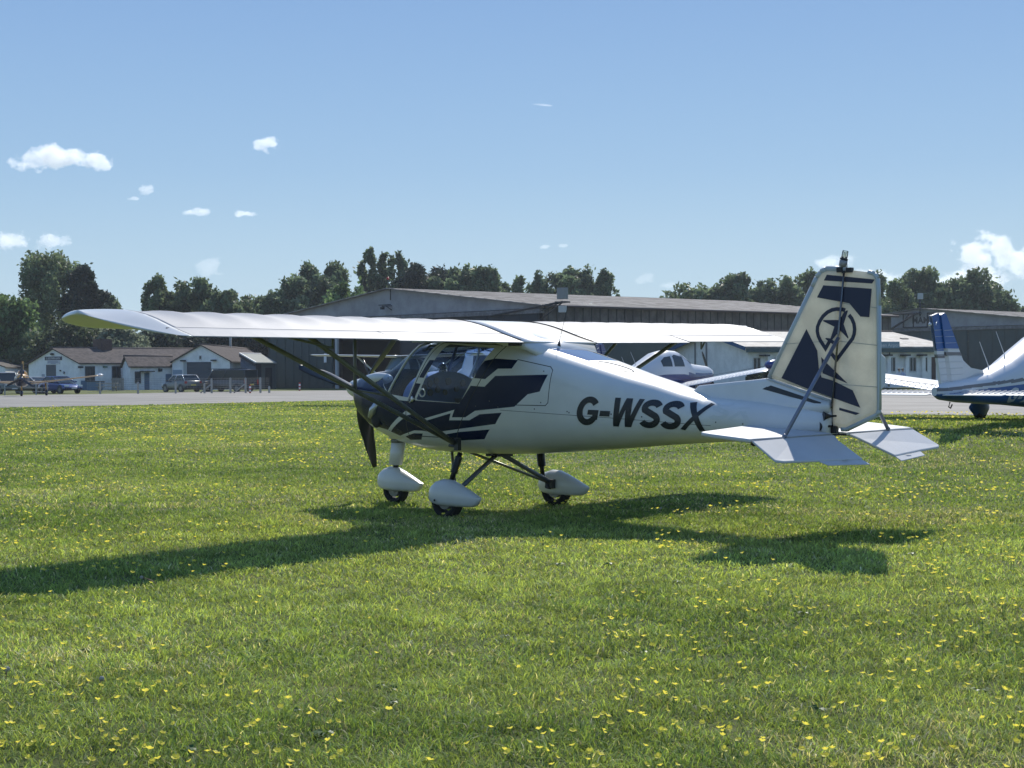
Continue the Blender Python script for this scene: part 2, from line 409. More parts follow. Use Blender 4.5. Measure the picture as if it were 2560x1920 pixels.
def flowers():
    n = 42000; fan = .42
    D = 5.0*np.exp(RNG.random(n)*math.log(72/5.0)); D = 5+(D-5)
    X = (RNG.random(n)*2-1)*D*fan
    # uniform-in-area thinning, then patches
    keep = RNG.random(n) < np.clip((D/30.)**2*.7+.08, 0, 1)*np.where(D > 35, 35/D, 1)
    pn = vnoise(X, D, 2.3, 31)*.5+vnoise(X, D, .6, 32)*.5
    keep &= RNG.random(n) < np.clip((pn-.44)/.2, .05, 1)**1.3*np.where(X > 0, 1, .6+.4*vnoise(X, D, 6., 40))
    ne = np.interp(X, [p[0] for p in AP_NEAR], [p[1] for p in AP_NEAR]); keep &= D < ne-.3
    X = X[keep]; D = D[keep]; o = np.argsort(D); X = X[o]; D = D[o]
    inview = np.abs(X/D) < .335
    protos = []
    for k in range(6):
        mb = MB(); random.seed(100+k)
        flower_geo(mb, Vector((0, 0, 0)), .0128, .066+.006*k, random.uniform(-.5, .5), random.uniform(-.5, .5)); 
        ob = mb.build('buttercup', [petal, stemg], fix=False); protos.append(ob)
    lab = 'small yellow buttercup flowering in the mown grass of the foreground'
    cnt = 0; rest = MB(); random.seed(5)
    for x, d, iv in zip(X, D, inview):
        if iv and cnt < 300:
            pr = protos[cnt % 6]; ob = pr if cnt < 6 else pr.copy()
            if cnt >= 6: C.objects.link(ob)
            ob.location = W(x, d)-Vector((0, 0, .004)); ob.rotation_euler = (0, 0, random.random()*6.28); s = random.uniform(.75, 1.25); ob.scale = (s, s, random.uniform(.7, 1.2))
            tag(ob, lab, 'flower', 'yellow buttercups in the near grass'); cnt += 1
        else:
            rr_ = .0145*random.uniform(.8, 1.2)*(.95 if d < 9 else min(1.75, .95*(d/9)**.5))
            flower_geo(rest, W(x, d), rr_, .065+.03*random.random(), random.uniform(-.3, .3), random.uniform(-.3, .3), d < 14)
    ob = rest.build('buttercups', [petal, stemg], fix=False)
    tag(ob, 'thousands of yellow buttercups speckling the airfield grass further off', 'flowers', kind='stuff')
    print('flowers', len(X))
flowers()

def dandelion(px, py, h, lean, label):
    m = mat('dandelion_down', (.5, .5, .48), .9, trans=.4); st = mat('dandelion_stem', (.32, .17, .13), .6)
    # ground position from direction
    d = fw+r2*((px-1280)/FPX)-u2*((py-960)/FPX); t = (0-CZ)/d.z; g = Vector((CX, CY, CZ))+d*t; g.z = 0
    r_ = root('dandelion_clock', label, 'flower', g)
    top = Vector((0, 0, h))+rh*lean
    mb = MB().tube([Vector((0, 0, 0)), top*.5+Vector((0, 0, .01)), top], .0022, 6); mb.build('stem', st, r_)
    mb = MB(); random.seed(px)
    for k in range(90):
        u_ = Vector((random.gauss(0, 1), random.gauss(0, 1), random.gauss(0, 1))).normalized()
        a = u_.cross(Vector((.3, .5, .8))).normalized(); b = u_.cross(a); c = top+u_*.011
        mb.add([c+a*.004, c+b*.004, c-a*.004, c-b*.004], [(0, 1, 2, 3)])
        mb.add([top, c+a*.0008, c-a*.0008], [(0, 1, 2)])
    mb.ell(top, (.004,)*3, 8, 6); mb.build('seed_head', m, r_, fix=False)
dandelion(396, 1462, .05, -.11, 'white dandelion clock on a leaning pink stem at the edge of the long wing shadow')
dandelion(249, 1722, .045, .01, 'white dandelion clock low in the grass of the left foreground')
dandelion(14, 1700, .05, .01, 'white dandelion clock at the left edge of the picture')
dandelion(1650, 1283, .05, .01, 'pale dandelion clock beside the shadow under the tail')

# ================================================================ THE HIGH-WING AIRCRAFT
# x aft from the spinner, y starboard, z up
HS = [(0.17,1.06,1.25,1.16,0.12,2.2,2.2),(0.19,1.01,1.29,1.16,0.19,2.3,2.3),(0.25,0.95,1.34,1.15,0.28,2.4,2.4),
(0.36,0.87,1.37,1.13,0.37,2.4,2.4),(0.55,0.755,1.39,1.11,0.45,2.4,2.4),(0.75,0.685,1.405,1.09,0.50,2.5,2.5),
(0.95,0.635,1.49,1.08,0.54,2.6,2.6),(1.2,0.595,1.63,1.08,0.57,2.8,3.0),(1.38,0.58,1.69,1.08,0.585,3.0,4.0),(1.6,0.57,1.70,1.08,0.595,3.0,4.5),
(2.0,0.565,1.70,1.08,0.60,3.0,4.5),(2.4,0.575,1.69,1.08,0.59,2.9,4.5),(2.65,0.585,1.665,1.08,0.57,2.8,4.5),(3.0,0.61,1.58,1.06,0.53,2.6,4.2),
(3.4,0.64,1.465,1.03,0.475,2.5,3.8),(3.8,0.675,1.35,1.0,0.41,2.4,3.2),(4.1,0.705,1.275,0.98,0.36,2.3,2.8),(4.35,0.725,1.20,0.96,0.32,2.3,2.6),
(4.5,0.735,1.165,0.95,0.297,2.2,2.4),(4.58,0.742,1.14,0.95,0.28,2.2,2.3),(4.75,0.752,1.13,0.95,0.25,2.2,2.2),(5.1,0.77,1.105,0.94,0.20,2.2,2.2),(5.5,0.79,1.065,0.93,0.15,2.2,2.2),(5.74,0.80,1.03,0.92,0.115,2.2,2.2)]
_hx = [h[0] for h in HS]
def hs(x):
    return [float(np.interp(x, _hx, [h[i] for h in HS])) for i in range(7)]
def hy(x, z):                              # half-width of the hull at (x, z)
    _, zb, zt, zm, w, nl, nu = hs(x)
    h, n = ((zt-zm), nu) if z > zm else ((zm-zb), nl)
    t = min(1, abs(z-zm)/h); return w*(1-t**n)**(1/n)
def hz(x, y):                              # top of the hull
    _, zb, zt, zm, w, nl, nu = hs(x); return zm+(zt-zm)*max(0, 1-min(1, abs(y)/w)**nu)**(1/nu)

ac = root('light_aircraft', 'white high-wing light aircraft with navy zigzag livery parked on the grass', 'aircraft', (2.05, 0, 0))
AO = (2.05, 0, 0)

P_A1 = [(1.650,1.496),(1.722,1.494),(1.585,1.321),(1.518,1.326)]
P_DM = [(1.473,1.269),(1.545,1.264),(1.445,1.109),(1.47,1.098),(2.063,1.075),(2.209,1.244),(2.383,1.236),(2.509,1.338),(3.089,1.348),(3.009,1.192),(2.877,1.166),(2.728,1.049),(2.262,1.006),(2.136,.942),(1.963,.939),(2.0,1.013),(1.583,.921),(1.376,1.014),(1.347,1.010),(.958,.792),(.61,.84),(.3,.93),(-.5,1.0),(-.5,1.6),(.5,1.6),(.76,1.44),(.80,1.41),(1.035,1.156),(1.174,1.102),(1.368,1.089)]
P_D3 = [(.995,.776),(1.249,.904),(1.344,.950),(1.401,.960),(1.591,.896),(1.949,.978),(1.923,.910),(2.184,.914),(2.316,.973),(2.582,.992),(2.497,.883),(1.777,.796),(1.653,.787),(1.533,.799),(1.414,.800),(1.124,.736)]
P_D4 = [(1.826,.768),(2.023,.797),(2.419,.830),(2.314,.733),(1.919,.708)]
P_D5 = [(1.221,.733),(1.391,.770),(1.521,.771),(1.457,.707),(1.268,.699)]
P_D1 = [(2.290,1.400),(2.368,1.482),(2.491,1.503),(2.747,1.485),(2.694,1.406),(2.535,1.406),(2.39,1.308),(2.253,1.318)]
P_WIN = [(1.800,1.632),(1.83,1.648),(2.43,1.602),(2.425,1.58),(2.075,1.085),(2.055,1.078),(1.492,1.105),(1.487,1.12)]
P_WS = [(1.058,1.160),(1.36,1.127),(1.69,1.70),(1.38,1.80),(.72,1.47),(.77,1.408)]
P_DOOR = [(1.72,1.67),(2.55,1.63),(2.545,1.60),(2.19,1.10),(2.09,.92),(1.97,.735),(1.30,.745),(1.33,1.04),(1.36,1.095)]
P_PANEL = [(2.741,1.491),(3.10,1.42),(3.13,1.388),(3.097,1.09),(3.07,1.062),(2.74,1.065)]
P_LINE = [(2.568,1.016),(2.959,.996),(3.622,.963),(4.7,.90)]
P_TSTR = [(5.089,1.216),(5.161,1.25),(5.665,1.107),(5.658,1.085)]
def offset_strip(pts, w, closed=False):
    p = list(pts)+([pts[0]] if closed else [])
    out = []
    for a, b in zip(p, p[1:]):
        d = (Vector(b)-Vector(a)).normalized()*w; n = Vector((-d.y, d.x)); a = Vector(a)-d*.4; b = Vector(b)+d*.4
        out.append([tuple(a+n/2), tuple(b+n/2), tuple(b-n/2), tuple(a-n/2)])
    return out
SEAMS = offset_strip(P_DOOR, .009, True)+offset_strip(P_PANEL, .007)+offset_strip(P_LINE, .004)
def make_hull():
    NX, NA = 190, 112
    xs = np.unique(np.concatenate([np.linspace(.17, .3, 10), np.linspace(.3, 4.4, 150), np.linspace(4.4, 4.6, 14), np.linspace(4.6, 5.74, 26)]))
    bm = bmesh.new(); rings = []
    for x in xs:
        _, zb, zt, zm, w, nl, nu = hs(x); ring = []
        for k in range(NA):
            t = 2*math.pi*(k+.5)/NA; c, s = math.cos(t), math.sin(t); n = nu if s > 0 else nl
            ring.append(bm.verts.new((x, w*math.copysign(abs(c)**(2/n), c), zm+((zt-zm) if s > 0 else (zm-zb))*math.copysign(abs(s)**(2/n), s))))
        rings.append(ring)
    for a, b in zip(rings, rings[1:]):
        for k in range(NA): bm.faces.new((a[k], a[(k+1) % NA], b[(k+1) % NA], b[k]))
    bm.faces.new(rings[0]); bm.faces.new(rings[-1][::-1])
    polys = [P_A1, P_DM, P_D3, P_D4, P_D5, P_D1, P_WIN, P_WS, P_DOOR]+SEAMS
    for P in polys:
        n = len(P)
        for i in range(n):
            a = P[i]; b = P[(i+1) % n]
            x0, x1 = min(a[0], b[0])-.03, max(a[0], b[0])+.03; z0, z1 = min(a[1], b[1])-.03, max(a[1], b[1])+.03
            fs = [f for f in bm.faces if len(f.verts) < 40 and min(v.co.x for v in f.verts) < x1 and max(v.co.x for v in f.verts) > x0 and min(v.co.z for v in f.verts) < z1 and max(v.co.z for v in f.verts) > z0]
            if not fs: continue
            g = list({v for f in fs for v in f.verts})+list({e for f in fs for e in f.edges})+fs
            d = Vector((b[0]-a[0], 0, b[1]-a[1])); nrm = Vector((d.z, 0, -d.x))
            if nrm.length < 1e-6: continue
            bmesh.ops.bisect_plane(bm, geom=g, dist=1e-5, plane_co=(a[0], 0, a[1]), plane_no=nrm.normalized())
    # rear window and baggage lid in the top deck
    RW = [(2.90,-.285),(2.90,.285),(3.355,.235),(3.355,-.235)]
    for i in range(4):
        a = RW[i]; b = RW[(i+1) % 4]
        fs = [f for f in bm.faces if len(f.verts) < 40 and f.calc_center_median().z > 1.3 and 2.7 < f.calc_center_median().x < 3.6]
        g = list({v for f in fs for v in f.verts})+list({e for f in fs for e in f.edges})+fs
        d = Vector((b[0]-a[0], b[1]-a[1], 0)); bmesh.ops.bisect_plane(bm, geom=g, dist=1e-5, plane_co=(a[0], a[1], 0), plane_no=Vector((d.y, -d.x, 0)).normalized())
    out = {k: MB() for k in ('fuselage', 'dl', 'dr', 'wl', 'wr', 'windscreen', 'rear_window')}
    bm.normal_update()
    for f in bm.faces:
        c = f.calc_center_median(); x, z = c.x, c.z; side = abs(f.normal.y) > .12 or x < .9; left = c.y < 0; mi = 0; key = 'fuselage'
        if inpoly(x, z, P_WS) : key = 'windscreen'
        elif side and inpoly(x, z, P_WIN): key = 'wl' if left else 'wr'
        else:
            if any(inpoly(x, z, q) for q in (P_A1, P_DM, P_D3, P_D4, P_D5, P_D1)) and (side or x < 1.2): mi = 1
            if any(inpoly(x, z, q) for q in SEAMS) and side: mi = 2
            if mi < 2 and inpoly(x, z, P_DOOR) and side: key = 'dl' if left else 'dr'
            if z > 1.3 and inpoly(x, c.y, RW): key = 'rear_window'
        mb = out[key]; mb.add([v.co.copy() for v in f.verts], [tuple(range(len(f.verts)))], mi, True)
    bm.free()
    fus = out['fuselage'].build('fuselage', [gel, navy, seam], ac, AO)
    for k, w in (('dl', 'wl'), ('dr', 'wr')):
        d = out[k].build('door', [gel, navy, seam], ac, AO); out[w].build('door_window', gla, d, AO)
        sy = -1 if k == 'dl' else 1
        mb = MB(); y = sy*(hy(1.433, 1.106)+.012); mb.ell((1.433, y, 1.112), (.022, .012, .03)); mb.tube([(1.433, y, 1.11), (1.40, y*1.01, 1.075)], .008)
        mb.build('latch', alu, d, AO)
        mb = MB(); cx, cz = 1.573, 1.175
        for rad in (.042, .034):
            mb.tube([(cx+rad*math.cos(a), sy*(hy(cx, cz)+.008), cz+rad*math.sin(a)) for a in np.linspace(0, 2*math.pi, 20)], .0035, 5)
        mb.build('vent_ring', mat('clear_plastic', (.65, .68, .66), .25), d, AO)
    ws = out['windscreen'].build('windscreen', gla, ac, AO)
    for sy in (-1, 1):
        mb = MB(); pts = []
        for t in np.linspace(0, 1, 12):
            x = 1.045+.375*t; z = 1.155+.53*t; pts.append((x, sy*(hy(x, z)+.004), z))
        mb.tube(pts, .013, 8); mb.build('windscreen_trim', gel, ws, AO)
    out['rear_window'].build('rear_window', mat('perspex_sky_blue', (.12, .16, .28), .08, coat=.5), ac, AO)  # opaque blue base colour stands in for the sky mirrored in the window
    for o in C.objects:
        if o.type == 'MESH' and o.name.split('.')[0] in ('fuselage', 'door'):
            pass
    return fus
fus = make_hull()

def hull_decal(name, polys2d, mt, parent, lift=.002, sides=(-1, 1), cell=.035, mirror_x=None, hyf=None, off=None):
    """2D shapes in side view (x, z) laid on the hull skin"""
    for sy in sides:
        mb = MB()
        for v2, fs in polys2d:
            if sy > 0 and mirror_x is not None: v2 = [(mirror_x-a, b) for a, b in v2]
            bm = bmesh.new(); vs = [bm.verts.new((a, 0, b)) for a, b in v2]
            for f in fs:
                try: bm.faces.new([vs[i] for i in f])
                except ValueError: pass
            xs_ = [a for a, b in v2]; zs_ = [b for a, b in v2]
            for k in np.arange(min(xs_), max(xs_), cell): bmesh.ops.bisect_plane(bm, geom=bm.verts[:]+bm.edges[:]+bm.faces[:], plane_co=(k, 0, 0), plane_no=(1, 0, 0))
            for k in np.arange(min(zs_), max(zs_), cell): bmesh.ops.bisect_plane(bm, geom=bm.verts[:]+bm.edges[:]+bm.faces[:], plane_co=(0, 0, k), plane_no=(0, 0, 1))
            bm.verts.ensure_lookup_table()
            vv = [(p.co.x, sy*((hyf or hy)(p.co.x, p.co.z)+lift), p.co.z) for p in bm.verts]
            mb.add(vv, [tuple(q.index for q in f.verts) for f in bm.faces], 0, True); bm.free()
        mb.build(name, mt, parent, AO if off is None else off)

# registration letters drawn as heavy oblique strokes
def arc(cx, cy, rx, ry, a0, a1, n=12): return [(cx+rx*math.cos(R(a0+(a1-a0)*i/n)), cy+ry*math.sin(R(a0+(a1-a0)*i/n))) for i in range(n+1)]
LET = {       # strokes: (points, width)
 'G': (0.80, [(arc(.42, .5, .31, .395, 38, 322, 24), .215), ([(.41, .455), (.80, .455)], .17), ([(.70, .53), (.70, .20)], .20)]),
 '-': (0.50, [([(.06, .43), (.43, .43)], .19)]),
 'W': (1.00, [([(.11, 1.02), (.20, -.02)], .20), ([(.22, -.02), (.50, 1.02)], .17), ([(.54, 1.02), (.62, -.02)], .20), ([(.66, -.02), (.96, 1.02)], .185)]),
 'S': (0.74, [(arc(.39, .705, .255, .19, 22, 205, 14)+arc(.37, .295, .265, .19, 62, -158, 18), .215)]),
 'X': (0.86, [([(.17, 1.02), (.74, -.02)], .215), ([(.80, 1.02), (.08, -.02)], .20)]),
}
def reg_letters(s):
    polys = []; x = 0
    for ch in s:
        w, sts = LET[ch]
        for st, sw in sts:
            L_, R_ = stroke(st, sw)
            for i in range(len(L_)-1):
                q = [L_[i], L_[i+1], R_[i+1], R_[i]]
                q = [(x+p.x, min(1.0, max(0, p.y))) for p in q]
                polys.append(q)
        x += w
    return polys, x
rp, rw_ = reg_letters('G-WSSX')
H0 = .262
def place_reg(q):
    out = []
    for a, b in q:
        t = a/rw_; x = 3.378+t*1.27; zb = .890-.045*t+.02*t*(1-t); h = H0*(1-.05*t)
        out.append((x+b*.055, zb+h*b))
    return out
dec = []
for q in rp:
    p = place_reg(q)
    dec.append((p, [(0, 1, 2, 3)]))
hull_decal('registration_lettering', dec, ink, fus, mirror_x=8.1, lift=.004)
# pale ghost of older letters further aft
gh = mat('ghost_letters', (.60, .61, .58), .4)
rp2, rw2 = reg_letters('SX')
dec = [([(4.67+a/rw2*.40+b*.04, .95+.16*b) for a, b in q], [(0, 1, 2, 3)]) for q in rp2]
hull_decal('faded_lettering', dec, gh, fus, lift=.0012, sides=(-1,))

# small fittings on the fuselage
mb = MB(); mb.ell((0, 0, 0), (.20, .055, .075), 24, 14); mb.v = [(.76+a-.0*c, -.40+b-.25*c, 1.312+c*.8+b*.3+a*.02) for a, b, c in mb.v]; mb.build('cowl_bulge', gel, fus, AO)
mb = MB().ell((0, 0, 0), (.20, .055, .075), 24, 14); mb.v = [(.76+a, .40-b+.25*c, 1.312+c*.8+b*.3+a*.02) for a, b, c in mb.v]; mb.build('cowl_bulge', gel, fus, AO)
for sy in (-1, 1):
    mb = MB(); mb.tube([(.86, sy*.50, 1.08), (.78, sy*.50, .99), (.72, sy*.475, .92)], [.035, .045, .035], 12)
    mb.build('air_scoop', mat('scoop_silver', (.5, .52, .55), .25, metal=.6), fus, AO)
for sy in (-1, 1): MB().ell((.80, sy*.475, .90), (.075, .03, .09), 14, 10).build('scoop_recess', seam, fus, AO)
mb = MB()                                   # screws / fasteners
for x, z in [(3.04, 1.38), (3.02, 1.09), (2.95, 1.03), (3.3, 1.01), (3.75, .99), (2.54, 1.045), (4.05, .97), (4.75, .93), (5.0, .92), (1.02, 1.22), (1.0, 1.32), (.99, .79), (2.5, 1.62), (3.32, 1.0), (2.44, 1.10), (2.27, 1.05)]:
    for sy in (-1, 1): mb.ell((x, sy*hy(x, z), z), (.007, .004, .007), 8, 6)
mb.build('fasteners', mat('screw', (.1, .1, .1), .4, metal=.6), fus, AO)
mb = MB(); pts = []
for a in np.linspace(0, 2*math.pi, 40):
    x = 3.575+.17*math.cos(a); y = -.11+.12*math.sin(a)+.02*math.cos(a); pts.append((x, y, hz(x, y)+.002))
mb.tube(pts, .004, 5, cap=False); mb.build('fuel_hatch_rim', seam, fus, AO)
mb = MB()
mb.tube([(2.888, -.09, 1.60), (2.89, -.09, 1.635), (2.895, -.09, 1.67)], [.022, .014, .005], 10)
mb.tube([(2.893, -.09, 1.66), (3.0, -.09, 2.0)], .0022, 6); mb.build('antenna', blackp, fus, AO)
mb = MB().tube([(5.0, -.20, .895), (5.3, -.172, .875), (5.74, -.11, .842)], .006, 6); mb.tube([(5.0, .20, .895), (5.3, .172, .875), (5.74, .11, .842)], .006, 6)
mb.build('tailplane_seal', seam, fus, AO)
for sy in (-1, 1):                          # dark fairing at wing root rear
    pass

# cabin interior
it = MB()
pan = []
for a in np.linspace(0, math.pi, 20): pan.append((1.36, .50*math.cos(a), 1.10+.285*math.sin(a)))
pan += [(1.36, -.50, .85), (1.36, .50, .85)]
it.prism(pan, (-.16, 0, 0), 0); it.build('instrument_panel', dash, ac, AO)
ipn = C.objects['instrument_panel']
mb = MB(); random.seed(3)
for (y, z, r_) in [(-.36, 1.22, .035), (-.27, 1.26, .035), (-.18, 1.29, .035), (-.27, 1.17, .035), (-.16, 1.2, .035), (.0, 1.28, .04), (.12, 1.2, .03), (.22, 1.26, .035), (.3, 1.18, .03), (-.05, 1.17, .03)]:
    mb.tube([(1.36, y, z), (1.372, y, z)], r_, 14)
mb.box((1.368, .18, 1.08), (.01, .16, .05)); mb.build('gauges', mat('gauge_face', (.10, .12, .16), .25), ipn, AO)
mb = MB(); mb.ell((1.34, -.06, 1.43), (.04, .05, .045)); mb.box((1.34, -.06, 1.39), (.05, .06, .02)); mb.build('compass', mat('compass_black', (.01, .01, .012), .1, coat=1), ipn, AO)
mb = MB()
for sy in (-1, 1):
    mb.tube([(1.40, sy*.10, 1.66), (1.16, sy*.20, 1.34)], .016, 8)
    mb.tube([(1.46, sy*.42, 1.60), (1.5, sy*.41, 1.64), (2.5, sy*.40, 1.63)], .014, 8)
    mb.tube([(2.54, sy*.42, 1.60), (2.45, sy*.50, 1.1), (2.4, sy*.40, .72)], .016, 8)
mb.tube([(2.5, -.4, 1.63), (2.5, .4, 1.63)], .016, 8); mb.build('cabin_frame', mat('frame_grey', (.08, .09, .12), .5), ac, AO)
seatm = mat('seat_cloth', (.03, .035, .05), .85, noise=.3, nscale=20)
for sy in (-1, 1):
    mb = MB()
    mb.loft([[(x, sy*.27+y, z+h) for (y, h) in ((-.21, -.05), (.21, -.05), (.22, .03), (.17, .06), (-.17, .06), (-.22, .03))] for x, z in ((1.78, .80), (1.95, .78), (2.25, .76))])
    mb.build('seat', seatm, ac, AO)
    mb = MB()
    mb.loft([[(x+h, sy*.27+y, z) for (y, h) in ((-.20, -.03), (.20, -.03), (.21, .03), (-.21, .03))] for x, z in ((2.24, .80), (2.32, 1.0), (2.40, 1.18))])
    mb.build('seat_back', seatm, ac, AO)
mb = MB()
mb.prism([(1.0, -.30, .68), (2.6, -.32, .68), (2.6, .32, .68), (1.0, .30, .68)], (0, 0, .02)); mb.prism([(2.6, -.32, .69), (2.6, .32, .69), (2.62, .50, .95), (2.62, .46, 1.45), (2.62, .3, 1.56), (2.62, -.3, 1.56), (2.62, -.46, 1.45), (2.62, -.50, .95)], (.015, 0, 0))
mb.build('cabin_lining', mat('lining', (.16, .17, .18), .9), ac, AO)
mb = MB(); mb.tube([(1.6, -.02, .7), (1.66, -.02, .95), (1.74, -.02, 1.16)], .011, 8); mb.ell((1.75, -.02, 1.19), (.02, .02, .04)); mb.tube([(1.9, -.42, .75), (2.02, -.44, 1.02)], .008, 6)
mb.build('control_stick', blackp, ac, AO)

# ---------------------------------------------------------------- wings
LE = 1.38; HG = 2.58; TE = 2.83
def zc(y): return .005*abs(y)
_T = [0, .004, .02, .05, .1, .18, .28, .4, .55, .70, .83, 1.0]
_U = [1.800, 1.812, 1.830, 1.848, 1.868, 1.886, 1.893, 1.886, 1.855, 1.798, 1.735, 1.664]
_L = [1.798, 1.788, 1.776, 1.765, 1.755, 1.748, 1.742, 1.735, 1.722, 1.703, 1.683, 1.656]
def wash(t, y): return 0.0
def up(x, y, sag=True):                     # upper skin
    t = max(0, min(1, (x-LE)/(TE-LE))); zz = float(np.interp(t, _TF, _UF))
    if sag and .04 < t < .82:
        s = abs(math.sin(math.pi*(abs(y)-.55)/.42)); zz -= .014*s**1.2*math.sin(math.pi*min(1, (t-.04)/.78))
    return zz+zc(y)+wash(t, y)
def lo(x, y):
    t = max(0, min(1, (x-LE)/(TE-LE))); return float(np.interp(t, _TF, _LF))+zc(y)+wash(t, y)
def _spl(xs, ys, xq):
    n = len(xs); h = np.diff(xs); A = np.zeros((n, n)); b = np.zeros(n); A[0, 0] = A[-1, -1] = 1
    for k in range(1, n-1):
        A[k, k-1], A[k, k], A[k, k+1] = h[k-1], 2*(h[k-1]+h[k]), h[k]; b[k] = 6*((ys[k+1]-ys[k])/h[k]-(ys[k]-ys[k-1])/h[k-1])
    M_ = np.linalg.solve(A, b); o = []
    for x in xq:
        k = min(n-2, max(0, int(np.searchsorted(xs, x))-1)); hk = h[k]; a = (xs[k+1]-x)/hk; c = (x-xs[k])/hk
        o.append(a*ys[k]+c*ys[k+1]+((a**3-a)*M_[k]+(c**3-c)*M_[k+1])*hk*hk/6)
    return o
_TF = list(np.linspace(0, 1, 201)**2); _sq = [math.sqrt(t) for t in _T]      # splined in sqrt(t) so the nose is round
_UF = _spl(_sq, _U, [math.sqrt(t) for t in _TF]); _LF = _spl(_sq, _L, [math.sqrt(t) for t in _TF])
def foil(y, x0, x1, n=18):
    xs_ = [x0+(x1-x0)*(1-math.cos(math.pi*i/n))/2 for i in range(n+1)]
    return [(x, y, up(x, y)) for x in xs_]+[(x, y, lo(x, y)-.001) for x in xs_[::-1]]
for sy in (-1, 1):
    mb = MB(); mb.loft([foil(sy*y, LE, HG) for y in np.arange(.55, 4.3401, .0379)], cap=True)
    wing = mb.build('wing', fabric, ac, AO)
    # rib tapes
    mb = MB()
    for k in range(1, 9):
        y = .55+.42*k; b = (.014, .014)
        for i in range(8):
            xa = 1.58+.36*i/8; xb = 1.58+.36*(i+1)/8
            mb.add([(xa, sy*(y-.014), up(xa, y)+.003), (xb, sy*(y-.014), up(xb, y)+.003), (xb, sy*(y+.014), up(xb, y)+.003), (xa, sy*(y+.014), up(xa, y)+.003)], [(0, 1, 2, 3)], 0, True)
    mb.build('rib_tapes', mat('rib_tape', (.20, .21, .24), .3, coat=.3), wing, AO)
    # tip
    mb = MB(); secs = []
    for i in range(15):
        t = i/14; y = 4.34+.41*t; x0 = LE+.55*t**3.2; x1 = TE-.85*t**1.5
        zt = 1.850+zc(y); sec_ = []
        n = 16
        for j in range(n+1):
            c = (1-math.cos(math.pi*j/n))/2; x = x0+(x1-x0)*c; xf = LE+(TE-LE)*c
            u_ = up(xf, y, False); k = t**2.2
            sec_.append((x, sy*y, u_*(1-k)+(zt+.02*math.sin(math.pi*c))*k))
        for j in range(n, -1, -1):
            c = (1-math.cos(math.pi*j/n))/2; x = x0+(x1-x0)*c; xf = LE+(TE-LE)*c
            l_ = lo(xf, y)-.002; k = t**1.5
            sec_.append((x, sy*y, l_*(1-k)+(zt-.008)*k))
        secs.append(sec_)
    mb.loft(secs); mb.build('wing_tip', gel, wing, AO)
    # aileron and flap
    for nm, y0, y1, drop in (('flap', .56, 2.19, .012), ('aileron', 2.21, 4.335, 0)):
        mb = MB(); secs = []
        for y in np.arange(y0, y1+.001, (y1-y0)/40):
            wv = .004*abs(math.sin(math.pi*(y-.55)/.21))
            te = TE-wv; zt = up(HG, y, False)-.004; zb_ = lo(HG, y)-.004; z_te = 1.660+zc(y)+wash(1, y)-drop
            if drop: te = TE+.02-wv
            secs.append([(HG+.008, sy*y, zt), (HG+.06, sy*y, zt-(zt-z_te)*.18), (te, sy*y, z_te+.004), (te, sy*y, z_te-.003), (HG+.06, sy*y, zb_-.004), (HG+.008, sy*y, zb_)])
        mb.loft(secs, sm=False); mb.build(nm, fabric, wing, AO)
    mb = MB(); mb.tube([(HG+.003, sy*.56, up(HG, .56, False)-.012), (HG+.003, sy*4.40, up(HG, 4.40, False)-.012)], .007, 6)
    mb.build('hinge_gap', seam, wing, AO)
    # fittings under the wing
    mb = MB()
    mb.tube([(2.42, sy*3.15, lo(2.42, 3.15)-.01), (2.62, sy*2.75, 1.60)], .010, 8); mb.tube([(2.62, sy*2.75, 1.60), (2.62, sy*2.75, 1.68)], .009, 8)
    mb.build('hinge_bracket', tubeg, wing, AO)
    # struts
    A0 = Vector((2.0, sy*.58, .68)); F1 = Vector((1.5, sy*2.82, lo(1.5, 2.8)+.01)); R1 = Vector((2.33, sy*2.82, lo(2.33, 2.8)+.01))
    for q in (F1, R1):
        mb = MB().tube([A0, q], .021, 10, flat=1.0); mb.build('lift_strut', tubeg, ac, AO)
    mb = MB(); j = A0.lerp(F1, .49); k = A0.lerp(R1, .455)
    mb.tube([j, (j.x, j.y, lo(j.x, j.y))], .017, 8); mb.build('jury_strut', mat('jury_grey', (.22, .23, .27), .4, metal=.3), ac, AO)
    mb = MB().tube([j+(j-k)*.12, k], .009, 8); mb.build('strut_brace', tubeg, ac, AO)
    mb = MB(); mb.box((2.03, sy*.59, .68), (.05, .05, .12)); mb.tube([(1.93, sy*.60, .665), (2.06, sy*.60, .655)], .014, 8); mb.build('strut_bracket', mat('dark_bracket', (.06, .065, .07), .4, metal=.5), ac, AO)
# the aircraft stands with its starboard wing a touch high
for o_ in C.objects:
    if o_.type == 'MESH' and o_.name.split('.')[0] in ('wing', 'rib_tapes', 'wing_tip', 'flap', 'aileron', 'hinge_gap', 'hinge_bracket', 'lift_strut', 'jury_strut'):
        for v_ in o_.data.vertices:
            if v_.co.z > 1.5: v_.co.z += .006*v_.co.y
# centre section over the cabin
mb = MB()
xs_ = [LE+1.46*(1-math.cos(math.pi*i/20))/2 for i in range(21)]
mb.loft([[(x, y, up(x, .55, False)-.006) for x in xs_]+[(x, y, min(1.675, up(x, .55, False)-.02)) for x in xs_[::-1]] for y in (-.545, -.3, 0, .3, .545)])
mb.build('wing_centre_section', gel, ac, AO)
for sy in (-1, 1):
    MB().tube([(x, sy*.548, up(x, .55, False)-.001) for x in xs_[2:-2]], .005, 5, cap=False).build('wing_root_seal', seam, ac, AO)
